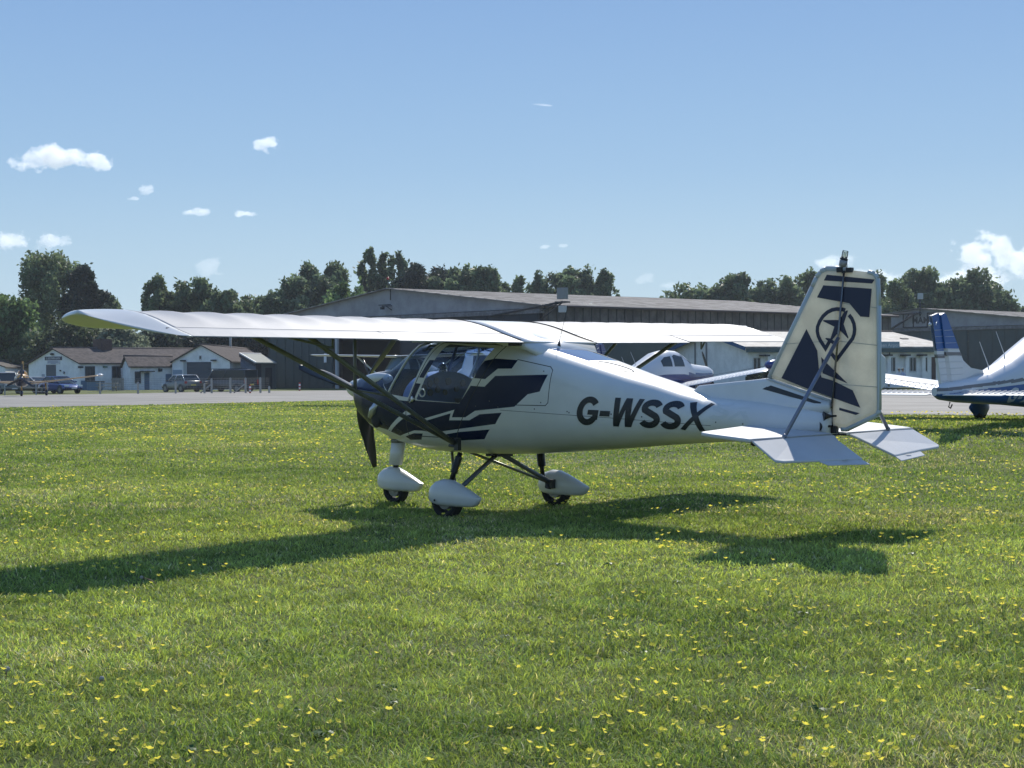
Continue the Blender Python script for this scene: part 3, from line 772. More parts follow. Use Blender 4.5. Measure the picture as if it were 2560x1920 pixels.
# fairing from wing trailing edge onto the rear deck
mb = MB()
mb.loft([[(2.50, y*.548/.5, z1) for y, z1 in ((-.5, 1.64), (.5, 1.64), (.5, up(2.50, .55, False)-.01), (0, up(2.5, .55, False)-.004), (-.5, up(2.50, .55, False)-.01))],
         [(2.835, y*.53/.5, z1) for y, z1 in ((-.5, 1.58), (.5, 1.58), (.5, 1.640), (0, 1.662), (-.5, 1.640))], [(2.95, y*.42/.5, z1) for y, z1 in ((-.5, 1.50), (.5, 1.50), (.5, 1.568), (0, 1.590), (-.5, 1.568))]])
mb.build('rear_fairing', gel, ac, AO)
for sy in (-1, 1): MB().box((2.74, sy*.56, 1.635), (.14, .03, .035)).build('flap_drive', blackp, ac, AO)

# ---------------------------------------------------------------- fin and rudder
def plate(poly, th, mt, name, parent, edge=None, plane='xz', bev=.35):
    """a covered surface: flat sides, softened rim"""
    cx = sum(p[0] for p in poly)/len(poly); cz = sum(p[1] for p in poly)/len(poly)
    mb = MB(); n = len(poly); rings = []
    inner = []
    P = [Vector(p) for p in poly]; area = sum(P[i].x*P[(i+1) % n].y-P[(i+1) % n].x*P[i].y for i in range(n)); sgn = 1 if area > 0 else -1
    for i in range(n):
        a = (P[i]-P[i-1]).normalized(); b = (P[(i+1) % n]-P[i]).normalized(); nn = Vector((-(a+b).y, (a+b).x)).normalized()*sgn
        inner.append(P[i]+nn*th*.9)
    for q, o in ((inner, -th/2), (P, -th*.18), (P, th*.18), (inner, th/2)):
        rings.append([(p.x, o, p.y) for p in q])
    mb.loft(rings, cap=True, sm=False)
    return mb.build(name, mt, parent, AO)
FIN = [(5.14,1.315),(5.56,2.08),(5.60,2.155),(5.64,2.20),(5.69,2.222),(5.865,2.212),(5.735,1.135)]
RUD = [(5.873,2.208),(6.08,2.175),(6.135,2.16),(6.162,2.12),(6.172,1.9),(6.172,1.05),(6.155,1.01),(5.88,.885),(5.83,.885),(5.755,.905),(5.737,.95),(5.742,1.10)]
fin = plate(FIN, .052, sail, 'fin', ac); rud = plate(RUD, .048, sail, 'rudder', ac)
def side_decal(name, polys, parent, y, mt=sailink):
    mb = MB()
    for P in polys:
        tr_ = flatpoly(P)
        for s in (-1, 1): mb.add([(a, s*y, b) for a, b in P], tr_)
    return mb.build(name, mt, parent, AO, fix=False)
def hinge_x(z): return 5.752+(z-1.10)*(5.885-5.752)/(2.208-1.10)-.004
def split(P):       # split at the hinge line -> fin part, rudder part
    def clip(P, s):
        out = []
        for i in range(len(P)):
            a = P[i]; b = P[(i+1) % len(P)]; da = s*(a[0]-hinge_x(a[1])); db = s*(b[0]-hinge_x(b[1]))
            if da >= 0: out.append(a)
            if (da >= 0) != (db >= 0):
                t = da/(da-db); out.append((a[0]+(b[0]-a[0])*t, a[1]+(b[1]-a[1])*t))
        return out
    return clip(P, -1), clip(P, 1)
D_POLY = [[(5.708,2.171),(6.143,2.112),(6.12,2.08),(5.68,2.124)], [(5.675,2.084),(6.117,2.038),(6.094,1.806),(6.013,1.814),(5.913,1.926),(5.615,1.985)],
 [(5.514,1.723),(5.616,1.539),(5.63,1.391),(5.655,1.315),(5.756,1.29),(5.942,1.207),(6.01,1.065),(5.546,1.211),(5.271,1.309)],
 [(5.652,1.486),(5.717,1.423),(5.896,1.264),(5.665,1.349)], [(5.818,1.064),(6.004,1.02),(5.969,1.005),(5.816,1.043)],
 [(5.901,1.867),(5.897,1.853),(5.861,1.755),(5.905,1.643),(5.9,1.635),(5.84,1.693),(5.826,1.702),(5.758,1.629),(5.779,1.608),(5.757,1.592),(5.743,1.602),(5.725,1.591),(5.716,1.619),(5.691,1.637),(5.698,1.645),(5.74,1.639),(5.776,1.736),(5.67,1.785),(5.676,1.794),(5.815,1.791),(5.837,1.813),(5.864,1.854),(5.887,1.867)]]
for st in ([(5.876,1.869),(5.848,1.878),(5.798,1.882),(5.755,1.876),(5.712,1.858),(5.672,1.827),(5.639,1.783),(5.619,1.738),(5.617,1.7),(5.626,1.661),(5.646,1.622),(5.693,1.556),(5.727,1.609)],
           [(5.91,1.83),(5.936,1.798),(5.955,1.756),(5.961,1.711),(5.956,1.67),(5.942,1.635),(5.91,1.598),(5.794,1.46),(5.743,1.520)]):
    L_, R_ = stroke(st, .032)
    for i in range(len(L_)-1): D_POLY.append([tuple(L_[i]), tuple(L_[i+1]), tuple(R_[i+1]), tuple(R_[i])])
fa, ra = [], []
for P in D_POLY:
    a, b = split(P)
    if len(a) > 2: fa.append(a)
    if len(b) > 2: ra.append(b)
side_decal('fin_marking', fa, fin, .0285); side_decal('rudder_marking', ra, rud, .0265)
# internal ribs seen through the backlit cloth, drawn as grey surface lines, rim tubes
rimm = mat('rim_tube', (.46, .50, .50), .4)
mb = MB()
for i in range(len(FIN)-2): mb.tube([(FIN[i][0]+.004, 0, FIN[i][1]), (FIN[i+1][0]+.004, 0, FIN[i+1][1]-.004)], .0265, 10)
mb.build('fin_edge_tube', rimm, fin, AO)
mb = MB(); q = RUD[1:9]
for a, b in zip(q, q[1:]): mb.tube([(a[0]-.006, 0, a[1]), (b[0]-.006, 0, b[1])], .0205, 8)
mb.build('rudder_edge_tube', rimm, rud, AO)
mb = MB()
for s in (-1, 1):
    for a, b in (((5.78,1.62),(6.16,1.575)), ((5.76,1.262),(6.16,1.235)), ((5.84,1.93),(6.16,1.88))): mb.tube([(a[0], s*.0225, a[1]), (b[0], s*.0225, b[1])], .003, 5)
    for a, b in (((5.30,1.60),(5.80,1.62)),): mb.tube([(a[0], s*.024, a[1]), (b[0], s*.024, b[1])], .003, 5)
mb.build('rib_line', mat('rib_line_grey', (.42, .43, .38), .6), rud, AO)
mb = MB(); mb.prism([(6.176, -.006, 1.514), (6.222, -.006, 1.472), (6.218, -.006, 1.243), (6.178, -.006, 1.213)], (0, .012, 0)); mb.build('rudder_tab', mat('tab_white', (.62, .64, .62), .5), rud, AO)
mb = MB(); mb.tube([(5.872, -.036, 2.19), (5.752, -.036, 1.06)], .009, 10); mb.tube([(5.872, .036, 2.19), (5.752, .036, 1.06)], .009, 10); mb.build('hinge_rod', mat('rod_steel', (.20, .19, .18), .25, metal=.8), rud, AO)
mb = MB(); mb.box((5.83, -.02, 2.205), (.05, .045, .04)); mb.box((5.915, -.02, 2.20), (.05, .045, .04)); mb.box((5.872, -.045, 2.185), (.03, .015, .02)); mb.build('top_hinge', blackp, fin, AO)
bc = MB(); bc.tube([(5.842, -.01, 2.235), (5.855, -.01, 2.285)], [.030, .034], 16); bc.tube([(5.885, -.01, 2.2), (5.885, -.01, 2.27)], .004, 6); bco = bc.build('beacon', [mat('beacon_base', (.30, .30, .30), .35)], fin, AO)
mb = MB(); mb.tube([(5.855, -.01, 2.287), (5.860, -.01, 2.302)], .033, 16); mb.build('beacon_collar', blackp, bco, AO)
mb = MB(); mb.tube([(5.860, -.01, 2.302), (5.872, -.01, 2.36), (5.873, -.01, 2.364)], [.026, .025, .018], 16); mb.tube([(5.862, -.01, 2.305), (5.87, -.01, 2.35)], [.010, .012], 8); mb.build('beacon_lens', lens, bco, AO)
# dorsal fairing under the fin
mb = MB(); secs = []
for x, zt, w in ((4.34, 1.18, .02), (4.42, 1.245, .022), (4.6, 1.262, .026), (5.0, 1.297, .032), (5.14, 1.312, .034), (5.45, 1.215, .036), (5.735, 1.128, .034)):
    zb_ = 1.02; sec_ = []
    for wv, z in ((w*.3, zt), (w*.75, zt-.012), (w, zt-.04), (w*1.15, (zt*1.0+1.10)/2), (w*1.9, 1.085), (w*3.0 if x < 5.3 else w*2.2, zb_)): sec_.append((x, wv, z))
    secs.append(sec_+[(a, -b, c) for a, b, c in sec_[::-1]])
mb.loft(secs)
dor = mb.build('dorsal_fairing', gel, ac, AO)
mb = MB()
for s in (-1, 1):
    mb.add([(a, s*(.041 if a < 5.5 else .043)+s*(1.2-b)*.12, b) for a, b in P_TSTR], [(0, 1, 2, 3)])
mb.build('fairing_stripe', ink, dor, AO)
mb = MB().tube([(5.13, -.036, 1.306), (5.735, -.036, 1.118)], .006, 6); mb.tube([(5.13, .036, 1.306), (5.735, .036, 1.118)], .006, 6); mb.build('fairing_seal', rimm, dor, AO)
# rudder horn brackets and cable trumpets
mb = MB()
mb.tube([(5.745, 0, .86), (5.745, 0, 1.13)], .012, 8)
for z, x in ((.994, 5.775), (.908, 5.735)):
    mb.tube([(x+.03, -.05, z+.002), (x-.005, -.075, z), (x-.04, -.10, z), (x-.055, -.115, z)], [.008, .010, .026, .040], 14)
mb.box((5.77, -.02, .88), (.05, .04, .06)); mb.tube([(5.60, -.13, .835), (5.88, -.02, .842)], .009, 6); mb.build('rudder_fittings', blackp, ac, AO)

# ---------------------------------------------------------------- tailplane
tpw = mat('tailplane_skin', (.52, .53, .54), .5, noise=.06, nscale=3, spec=.3)
rimt = mat('edge_dark', (.07, .09, .08), .5)
for sy in (-1, 1):
    def slab(pts, th, name, parent, mt=tpw):
        mb = MB(); a = [(x, sy*y, z+th/2) for x, y, z in pts]; b = [(x, sy*y, z-th/2) for x, y, z in pts]
        n = len(pts); mb.add(a+b, [tuple(range(n)), tuple(range(2*n-1, n-1, -1))]+[(i, (i+1) % n, n+(i+1) % n, n+i) for i in range(n)])
        o = mb.build(name, mt, parent, AO)
        bv = o.modifiers.new('b', 'BEVEL'); bv.width = th*.42; bv.segments = 3
        return o
    stab = slab([(5.03, .17, .893), (5.30, 1.30, .883), (5.34, 1.37, .880), (5.42, 1.395, .872), (5.785, 1.372, .838), (5.80, .75, .838), (5.81, .12, .838)], .034, 'tailplane', ac)
    elev = slab([(5.795, 1.36, .834), (5.81, .75, .834), (5.825, .13, .832), (5.90, .19, .79), (6.165, .285, .655), (6.10, .9, .672), (6.06, 1.33, .682), (6.03, 1.41, .69)], .022, 'elevator', ac)
    slab([(6.105, .88, .667), (6.165, .288, .652), (6.225, .275, .620), (6.165, .84, .638)], .008, 'trim_tab', elev)
    mb = MB().tube([(5.80, sy*1.36, .848), (5.815, sy*.13, .850)], .0035, 5); mb.build('hinge_line', mat('grey_line', (.35, .37, .40), .6), stab, AO)
    mb = MB()
    for x, y in ((5.79, 1.32), (5.80, 1.22)): mb.ell((x, sy*y, .815), (.03, .02, .018), 10, 6)
    mb.build('hinge_fitting', blackp, elev, AO)
    mb = MB().tube([(5.815, sy*.035, 1.64), (5.80, sy*.87, .865)], .0165, 12); mb.ell((5.80, sy*.88, .858), (.02, .02, .02), 10, 6); mb.build('tail_strut', tubeb, ac, AO)
    mb = MB(); mb.box((6.05, sy*1.1, .693), (.012, .09, .001)); mb.box((6.155, sy*.55, .666), (.01, .09, .001)); mb.build('placard', ink, elev, AO)

# ---------------------------------------------------------------- undercarriage
def pant(cx0, y, zs, sx, name='wheel_spat'):
    """teardrop wheel fairing; zs: z of flat underside"""
    mb = MB(); secs = []
    for t, hh, hb, w in ((0, .0, .0, .012), (.02, .05, .035, .04), (.07, .098, .065, .07), (.15, .135, .085, .092), (.28, .160, .095, .105), (.42, .155, .098, .105), (.58, .118, .098, .094), (.74, .072, .096, .075), (.86, .036, .090, .055), (.93, .015, .070, .04), (.98, -.005, .03, .022), (1, -.01, .012, .01)):
        x = cx0+sx*t; zc_ = zs+.098; sec_ = []
        for k in range(20):
            a = 2*math.pi*k/20; c, s = math.cos(a), math.sin(a); n = 2.3 if s > 0 else 3.2
            sec_.append((x, y+w*math.copysign(abs(c)**(2/n), c), zc_+(hh if s > 0 else hb)*math.copysign(abs(s)**(2/n), s)))
        secs.append(sec_)
    mb.loft(secs); return mb
def wheel(cx, y, r, w, parent):
    mb = MB(); prof = [(-w/2*.6, r*.62), (-w/2, r*.75), (-w/2*.95, r*.9), (-w/2*.55, r*.985), (0, r), (w/2*.55, r*.985), (w/2*.95, r*.9), (w/2, r*.75), (w/2*.6, r*.62)]
    n = 28; secs = []
    for k in range(n+1):
        a = 2*math.pi*k/n; secs.append([(cx+rad*math.cos(a), y+o, r-.012+rad*math.sin(a)) for o, rad in prof])
    mb.loft(secs, cap=False); wo = mb.build('wheel', rubber, parent, AO)
    mb = MB().tube([(cx, y-w*.36, r-.012), (cx, y+w*.36, r-.012)], r*.48, 20); mb.tube([(cx, y-w*.42, r-.012), (cx, y+w*.42, r-.012)], r*.22, 12); mb.build('rim', mat('rim_metal', (.22, .22, .21), .4, metal=.6), wo, AO)
for sy in (-1, 1):
    wheel(2.11, sy*.822, .17, .13, ac)
    sp = pant(1.885, sy*.822, .105, .65).build('wheel_spat', gel, ac, AO)
    mb = MB().ell((2.045, sy*.935, .165), (.012, .004, .012), 10, 6); mb.build('bolt', seam, sp, AO)
    mb = MB(); t0 = Vector((2.075, sy*.60, .60)); t1 = Vector((2.03, sy*.70, .30)); nb = 11
    mb.tube([t0+(t1-t0)*.0, t1], .024, 10)
    pts = []; rad = []
    for i in range(nb*2+1):
        t = .12+.52*i/(nb*2); pts.append(t0.lerp(t1, t)); rad.append(.044 if i % 2 else .028)
    mb.tube(pts, rad, 14); mb.build('shock_strut', blackp, ac, AO)
    mb = MB().tube([(2.13, sy*.72, .235), (2.05, sy*.06, .545)], .023, 10, flat=1.0); mb.build('gear_leg', mat('gear_tube', (.13, .14, .15), .4, metal=.3), ac, AO)
    mb = MB().tube([(2.10, sy*.70, .24), (1.50, sy*.10, .575)], .015, 10); mb.build('drag_strut', tubeg, ac, AO)
    mb = MB(); mb.tube([(2.11, sy*.66, .20), (2.11, sy*.86, .16)], .022, 10); mb.box((2.13, sy*.70, .225), (.10, .05, .09)); mb.build('axle', blackp, ac, AO)
mb = MB(); mb.box((2.05, 0, .556), (.22, .16, .035)); mb.build('gear_mount', blackp, ac, AO)
# nose gear
wheel(.60, 0, .155, .11, ac)
pant(.345, 0, .125, .65).build('nose_spat', gel, ac, AO)
mb = MB()
for z0, z1_ in (): pass
def leg_sec(z, x0, x1, w): return [(x0+(x1-x0)*(1-math.cos(a))/2, w*math.sin(a)*(1 if a < math.pi else 1), z) for a in np.linspace(0, 2*math.pi, 20)[:-1]]
mb.loft([leg_sec(.40, .50, .685, .045), leg_sec(.635, .545, .735, .05)]); mb.build('nose_leg_fairing', gel, ac, AO)
mb = MB(); mb.loft([leg_sec(.637, .54, .745, .056), leg_sec(.675, .54, .745, .056)]); mb.build('nose_leg_collar', mat('collar', (.2, .2, .19), .5, noise=.4, nscale=30), ac, AO)
mb = MB(); mb.loft([leg_sec(.675, .52, .80, .07), leg_sec(.80, .50, .95, .12)]); mb.build('nose_leg_mount', gel, ac, AO)
mb = MB().tube([(.60, 0, .36), (.60, 0, .42)], .03, 10); mb.build('nose_leg_fitting', blackp, ac, AO)

# ---------------------------------------------------------------- propeller
hub = Vector((.05, 0, 1.205)); beta = .262
spn = MB(); spn.tube([(-.13, 0, 1.205), (-.12, 0, 1.205), (-.08, 0, 1.205), (-.02, 0, 1.205), (.06, 0, 1.205), (.15, 0, 1.205)], [.004, .03, .065, .092, .105, .11], 24)
sp = spn.build('spinner', gel, ac, AO)
bladem = mat('prop_blade', (.016, .018, .026), .35, coat=.3)
for k in range(3):
    a = beta-k*2*math.pi/3; d = Vector((0, -math.sin(a)*1.0*-1*-1, -math.cos(a))); t_ = Vector((0, math.cos(a), -math.sin(a)))
    d = Vector((0, math.sin(-a)*-1*-1, -math.cos(a))); d = Vector((0, math.sin(a), -math.cos(a))); t_ = Vector((0, math.cos(a), math.sin(a)))
    mb = MB(); secs = []
    for i in range(16):
        s = i/15; r_ = .08+.81*s; ch = .055+.105*math.sin(math.pi*min(1, s*1.25+.03))**.8 if s < .6 else .055+.105*math.sin(math.pi*min(1, .78))**.8*(1-((s-.6)/.4)**1.7*1.05)
        ch = max(.018, ch); tw = R(62-48*s**.7); th = .022*(1-s)+.006
        ax = Vector((math.sin(tw), 0, 0))+t_*math.cos(tw); nx = Vector((math.cos(tw), 0, 0))-t_*math.sin(tw)
        c = hub+d*r_; sec_ = []
        for j in range(12):
            w = 2*math.pi*j/12; sec_.append(c+ax*(math.cos(w)*ch/2-ch*.05)+nx*math.sin(w)*th/2)
        secs.append(sec_)
    mb.loft(secs); mb.build('propeller_blade', bladem, sp, AO)
mb = MB().tube([(.10, 0, 1.205), (.18, 0, 1.205)], .10, 20); mb.build('gearbox', blackp, ac, AO)

# ================================================================ BUILDINGS
white = mat('white_render', (.88, .89, .88), .85, noise=.16, nscale=.9, bump=.1, bscale=10)
tiles = mat('asbestos_tiles', (.115, .095, .088), .95, noise=.4, nscale=2.6, bump=.5, bscale=14, col2=(.055, .048, .046), spec=.2)
tilem = mat('mossy_roof', (.10, .08, .06), .9, noise=.5, nscale=2.2, bump=.5, bscale=10)
ridgem = mat('ridge_tile', (.10, .08, .075), .9)
greydoor = mat('shutter_grey', (.07, .085, .105), .6)
bluedoor = mat('door_blue', (.09, .17, .26), .6)
woodw = mat('window_frame_white', (.55, .56, .56), .6)
trimd = mat('dark_trim', (.02, .028, .035), .7)
postm = mat('concrete_post', (.42, .41, .37), .9, noise=.25, nscale=6)

def house(name, label, cpx, D, gpx, gD, lpx, lD, eave, ridge, wallm, roofm, z0=-.3, over=.25, cat='building', roofname='roof', hip=0):
    """corner nearest the camera at (cpx, D); gable wall towards (gpx, gD), long wall towards (lpx, lD)"""
    c = W(Xof(cpx, D), D, z0); g = W(Xof(gpx, gD), gD, z0)-c; l = W(Xof(lpx, lD), lD, z0)-c
    r_ = root(name, label, cat, c)
    Z = Vector((0, 0, 1)); o = Vector((0, 0, 0)); e = eave-z0; rg = ridge-z0; th = .18
    def wall(a, b, nm='wall', poly=None):
        mb = MB(); n = (b-a).cross(Z).normalized()*th
        mb.prism(poly or [a, b, b+Z*e, a+Z*e], n); return mb.build(nm, wallm, r_)
    gn = g.normalized(); ln = l.normalized(); mid = g*.5
    MB().prism([o, g, g+Z*e, mid+Z*(rg-.03), Z*e], ln*th).build('gable_wall', wallm, r_)
    if not hip: MB().prism([l, l+g, l+g+Z*e, l+mid+Z*(rg-.03), l+Z*e], -ln*th).build('gable_wall', wallm, r_)
    a0 = o+ln*(th+.003); a1 = l-ln*(th+.003)
    MB().prism([a0, a1, a1+Z*e, a0+Z*e], gn*th).build('side_wall', wallm, r_)
    MB().prism([a0+g, a1+g, a1+g+Z*e, a0+g+Z*e], -gn*th).build('side_wall', wallm, r_)
    # roof slopes
    t = .12; sl_ = (rg-e)/(g.length/2)
    for s_, (p, q) in enumerate(((-gn*over-Z*sl_*over, mid), (g+gn*over-Z*sl_*over, mid))):
        lo_ = p+Z*e; hi = q+Z*rg; A = -ln*over; B = l+ln*over; hi2 = hi+B-ln*(hip) if hip else hi+B
        MB().prism([lo_+A, lo_+B, hi2, hi+A], Z*t).build(roofname, roofm, r_)
    if hip:
        B = l+ln*over; MB().prism([-gn*over+B+Z*e, g+gn*over+B+Z*e, mid+B-ln*hip+Z*rg], Z*(t-.003)).build(roofname, roofm, r_)
    MB().tube([mid-ln*(over+.05)+Z*(rg+t), mid+l+ln*(over+.05-hip)+Z*(rg+t)], .10, 8).build('ridge', ridgem, r_)
    return r_, g, l, gn, ln, e, rg
def onwall(r_, along, u0, u1, za, zb, n, nm, m, out=.05, dep=.06, z0=0):
    """slab on a wall from u0 to u1 metres along; n = outward normal"""
    a = along*u0; b = along*u1; Z = Vector((0, 0, 1))
    return MB().prism([a+Z*za+n*out, b+Z*za+n*out, b+Z*zb+n*out, a+Z*zb+n*out], -n*dep).build(nm, m, r_)
def window(r_, along, u0, u1, za, zb, n, mull=1, frame=woodw, pane=darkglass):
    f = onwall(r_, along, u0, u1, za, zb, n, 'window', pane, .03, .05)
    mb = MB(); Z = Vector((0, 0, 1)); w = .07
    def bar(ua, ub, a, b):
        p = along*ua; q = along*ub; mb.prism([p+Z*a+n*.055, q+Z*a+n*.055, q+Z*b+n*.055, p+Z*b+n*.055], -n*.07)
    bar(u0-w, u1+w, zb, zb+w); bar(u0-w, u1+w, za-w*1.6, za-.003); bar(u0-w, u0, za, zb); bar(u1, u1+w, za, zb)
    for k in range(mull):
        u = u0+(u1-u0)*(k+1)/(mull+1); bar(u-w*.45, u+w*.45, za, zb)
    mb.build('window_frame', frame, f); return f
def wall_text(r_, s, P0, along, n, size, m, nm='lettering', bold=.0, center=True, spacing=1):
    v, f = text_mesh(s, size, bold, 0, spacing)
    if not v: return
    wd_ = max(a[0] for a in v); Z = Vector((0, 0, 1))
    mb = MB(); mb.add([P0+along*(a[0]-(wd_/2 if center else 0))+Z*a[1]+n*.004 for a in v], f); return mb.build(nm, m, r_, fix=False)
Z = Vector((0, 0, 1))
# the gable faces camera-left; outward normals
def normals(gn, ln): return -ln, -gn      # gable wall normal, long side normal

# 1 long white cottage
r_, g, l, gn, ln, e, rg = house('long_cottage', 'long low white building with brown tiled roof, gable sign and shuttered doorway', 200, 150, 72, 157, 575, 163, 2.35, 3.85, white, tiles)
gN, sN = normals(gn, ln); G = g.length
shut = onwall(r_, gn, G*.455-.0, G*.455+1.9, .0, 2.55, gN, 'shuttered_door', greydoor, .03, .06)
# open reveal beside the doorway
onwall(r_, gn, G*.455+1.9+.003, G*.455+2.15, 0, 2.6, gN, 'door_jamb', white, .05, .08)
sg = onwall(r_, gn, G*.5-1.65, G*.5+1.65, 3.02, 3.37, gN, 'sign_board', mat('sign_navy', (.02, .03, .07), .5), .06, .05)
for k, tx in enumerate(['G. SOUTHERN & SON']): wall_text(sg, tx, gn*(G*.5)+gN*.061+Z*3.10, -gn, gN, .28, mat('sign_white', (.7, .7, .7), .5), bold=.004)
for k, (zz, w_) in enumerate(((2.88, 2.0), (2.74, 2.2), (2.6, 1.0))):
    pass
sg2 = onwall(r_, gn, G*.5-1.25, G*.5+1.25, 2.62, 3.0, gN, 'sign_board', mat('sign_pale', (.60, .62, .66), .6), .05, .04)
mb = MB()            # lines of small print, too fine to read
for zz, hw_ in ((2.88, 1.0), (2.76, 1.05), (2.655, .5)):
    a = gn*(G*.5-hw_)+gN*.052+Z*zz; b = gn*(G*.5+hw_)+gN*.052+Z*zz; mb.prism([a, b, b+Z*.06, a+Z*.06], gN*.004)
mb.build('small_print', mat('sign_blue_text', (.16, .20, .32), .5), sg2)
MB().ell(gn*(G*.5+.1)+gN*.12+Z*3.62, (.28, .18, .12)).build('floodlight', trimd, r_)
MB().ell(gn*(G*.36)+gN*.08+Z*1.95, (.10, .10, .07)).build('alarm_box', trimd, r_)
MB().ell(gn*(G*.29)+gN*.08+Z*1.75, (.12, .1, .14)).build('wall_lamp', mat('lamp_grey', (.2, .22, .24), .5), r_)
nb = onwall(r_, gn, G*.66, G*.66+.75, .75, 1.6, gN, 'notice', mat('notice_grey', (.32, .36, .42), .6), .03, .03)
Ls = l.length
def U(px, D0=150, pxa=200, pxb=575, Db=163):      # metres along the long wall for a picture column
    t = (px-pxa)/(pxb-pxa); return t*Ls*(D0/(D0+(Db-D0)*t))**0
window(r_, ln, U(213), U(233), .95, 2.3, sN, 1, greydoor); window(r_, ln, U(276), U(294), .75, 2.3, sN, 1, greydoor)
onwall(r_, ln, U(196)+.3, U(216), 0, .95, sN, 'blue_hatch', bluedoor, .04, .05); 
onwall(r_, ln, U(310), U(314), 0, 2.3, sN, 'downpipe', white, .10, .08)
MB().box(ln*U(256)+sN*.25+Z*2.3, (.35, .3, .16)).build('floodlight', mat('green_lamp', (.02, .12, .07), .5), r_)
MB().box(g*.5+ln*5.6+Z*(rg+.1), (1.5, 1.3, 1.9)).build('chimney', mat('old_brick', (.12, .075, .06), .9, noise=.4, nscale=6), r_)
MB().box(sN*.15+Z*2.28, (.5, .3, .2), 0).build('bracket', trimd, r_)

# 2 low extension in front of it
r_, g, l, gn, ln, e, rg = house('low_extension', 'small white lean extension with blue doors between the long cottage and the garage gable', 326, 148.5, 306, 152.5, 437, 152.5, 2.0, 2.95, white, tiles)
gN, sN = normals(gn, ln); L_ = l.length
window(r_, ln, L_*.11, L_*.22, .75, 1.75, sN, 0, greydoor)
onwall(r_, ln, L_*.31, L_*.42, 0, 1.7, sN, 'blue_door', bluedoor, .04, .05)
MB().box(ln*L_*.36+sN*.4+Z*1.82, (1.3, .7, .10), math.atan2(ln.y, ln.x)).build('porch_roof', tilem, r_)
onwall(r_, ln, L_*.79, L_*.92, 0, 1.55, sN, 'blue_door', bluedoor, .04, .05)
MB().box(ln*L_*.66+sN*.22+Z*1.95, (.35, .25, .3)).build('bracket', trimd, r_)

# 3 garage building with big grey shutter
r_, g, l, gn, ln, e, rg = house('garage_building', 'white gabled garage with a tall grey shutter door behind the small hatchback', 575, 148, 431, 151.5, 700, 186, 2.45, 4.05, white, tiles)
gN, sN = normals(gn, ln); G = g.length
gd = onwall(r_, gn, G*.32, G*.74, 0, 2.72, gN, 'shutter_door', greydoor, .03, .06)
mb = MB()
for k in range(9):
    a = gn*G*.32+Z*(.3*k+.15)+gN*.032; b = gn*G*.74+Z*(.3*k+.15)+gN*.032; mb.tube([a, b], .02, 5)
mb.build('shutter_rib', greydoor, gd)
onwall(r_, gn, G*.745, G*.80, 0, 2.8, gN, 'door_jamb', mat('jamb_grey', (.42, .45, .46), .8), .06, .1)
window(r_, gn, G*.49, G*.52, 3.0, 3.3, gN, 0, woodw)
for u_ in (.27, .80): MB().box(gn*G*u_+gN*.2+Z*2.86, (.5, .4, .14), .5).build('bracket', trimd, r_)
onwall(r_, gn, G*.80+.2, G*.99, .0, 1.95, gN, 'pale_panel', mat('pale_blue_panel', (.30, .38, .46), .7), .04, .04)
window(r_, ln, l.length*.35, l.length*.42, 1.2, 2.1, sN, 0)

# 4 small shed with pale roof
c = W(Xof(640, 147), 147, -.3); a_ = W(Xof(602, 150), 150, -.3)-c; b_ = W(Xof(690, 150.5), 150.5, -.3)-c
r_ = root('corrugated_shed', 'small dark corrugated shed with a white-edged grey roof beside the green hangar door', 'shed', c)
an, bn = a_.normalized(), b_.normalized(); cor = mat('corrugated_blue', (.17, .21, .27), .6, noise=.3, nscale=3)
MB().prism([Vector((0, 0, 0)), a_, a_+Z*3.4, Z*2.55], bn*.1).build('side_wall', cor, r_)
mb = MB(); n_ = an.cross(Z)*-1
for k in range(14):
    t = (k+.5)/14; mb.tube([a_*t-bn*.02, a_*t-bn*.02+Z*(2.5+.8*t)], .05, 6)
mb.build('wall_ribs', cor, r_)
MB().prism([Z*0+bn*.11, b_, b_+Z*2.55, bn*.11+Z*2.55], an*.1).build('front_wall', mat('shed_front', (.10, .12, .12), .8), r_)
onwall(r_, bn, b_.length*.45, b_.length*.8, 0, 2.1, -an, 'shed_door', trimd, .03, .05)
onwall(r_, bn, .0, b_.length*.26, 0, 2.55, -an, 'corner_panel', trimd, .04, .05)
MB().prism([-an*.2-bn*.2+Z*2.5, b_-an*.2+Z*2.5, b_+a_+Z*3.45, a_-bn*.2+Z*3.45], Z*.12).build('roof', mat('felt_roof', (.34, .35, .30), .85, noise=.2, nscale=4), r_)
mb = MB(); mb.prism([-an*.23-bn*.25+Z*2.55, a_-bn*.25+Z*3.5, a_-bn*.05+Z*3.5, -an*.23-bn*.05+Z*2.55], Z*.12)
mb.build('fascia', mat('fascia_white', (.7, .7, .68), .6), r_)
MB().prism([a_-bn*.04+Z*3.505, a_+b_+Z*3.505, a_+b_-an*.25+Z*3.47, a_-bn*.04-an*.25+Z*3.47], Z*.10).build('fascia', mat('fascia_white', (.7, .7, .68), .6), r_)
MB().prism([-an*.1-bn*.26+Z*2.25, a_-bn*.26+Z*3.2, a_-bn*.26+Z*3.48, -an*.1-bn*.26+Z*2.53], bn*.04).build('bargeboard', trimd, r_)

# 0 left edge shed
r_, g, l, gn, ln, e, rg = house('old_shed', 'old brown-roofed white shed at the left edge behind the yellow aircraft', 14, 158, -150, 175, 78, 172, 2.0, 3.35, white, tilem)

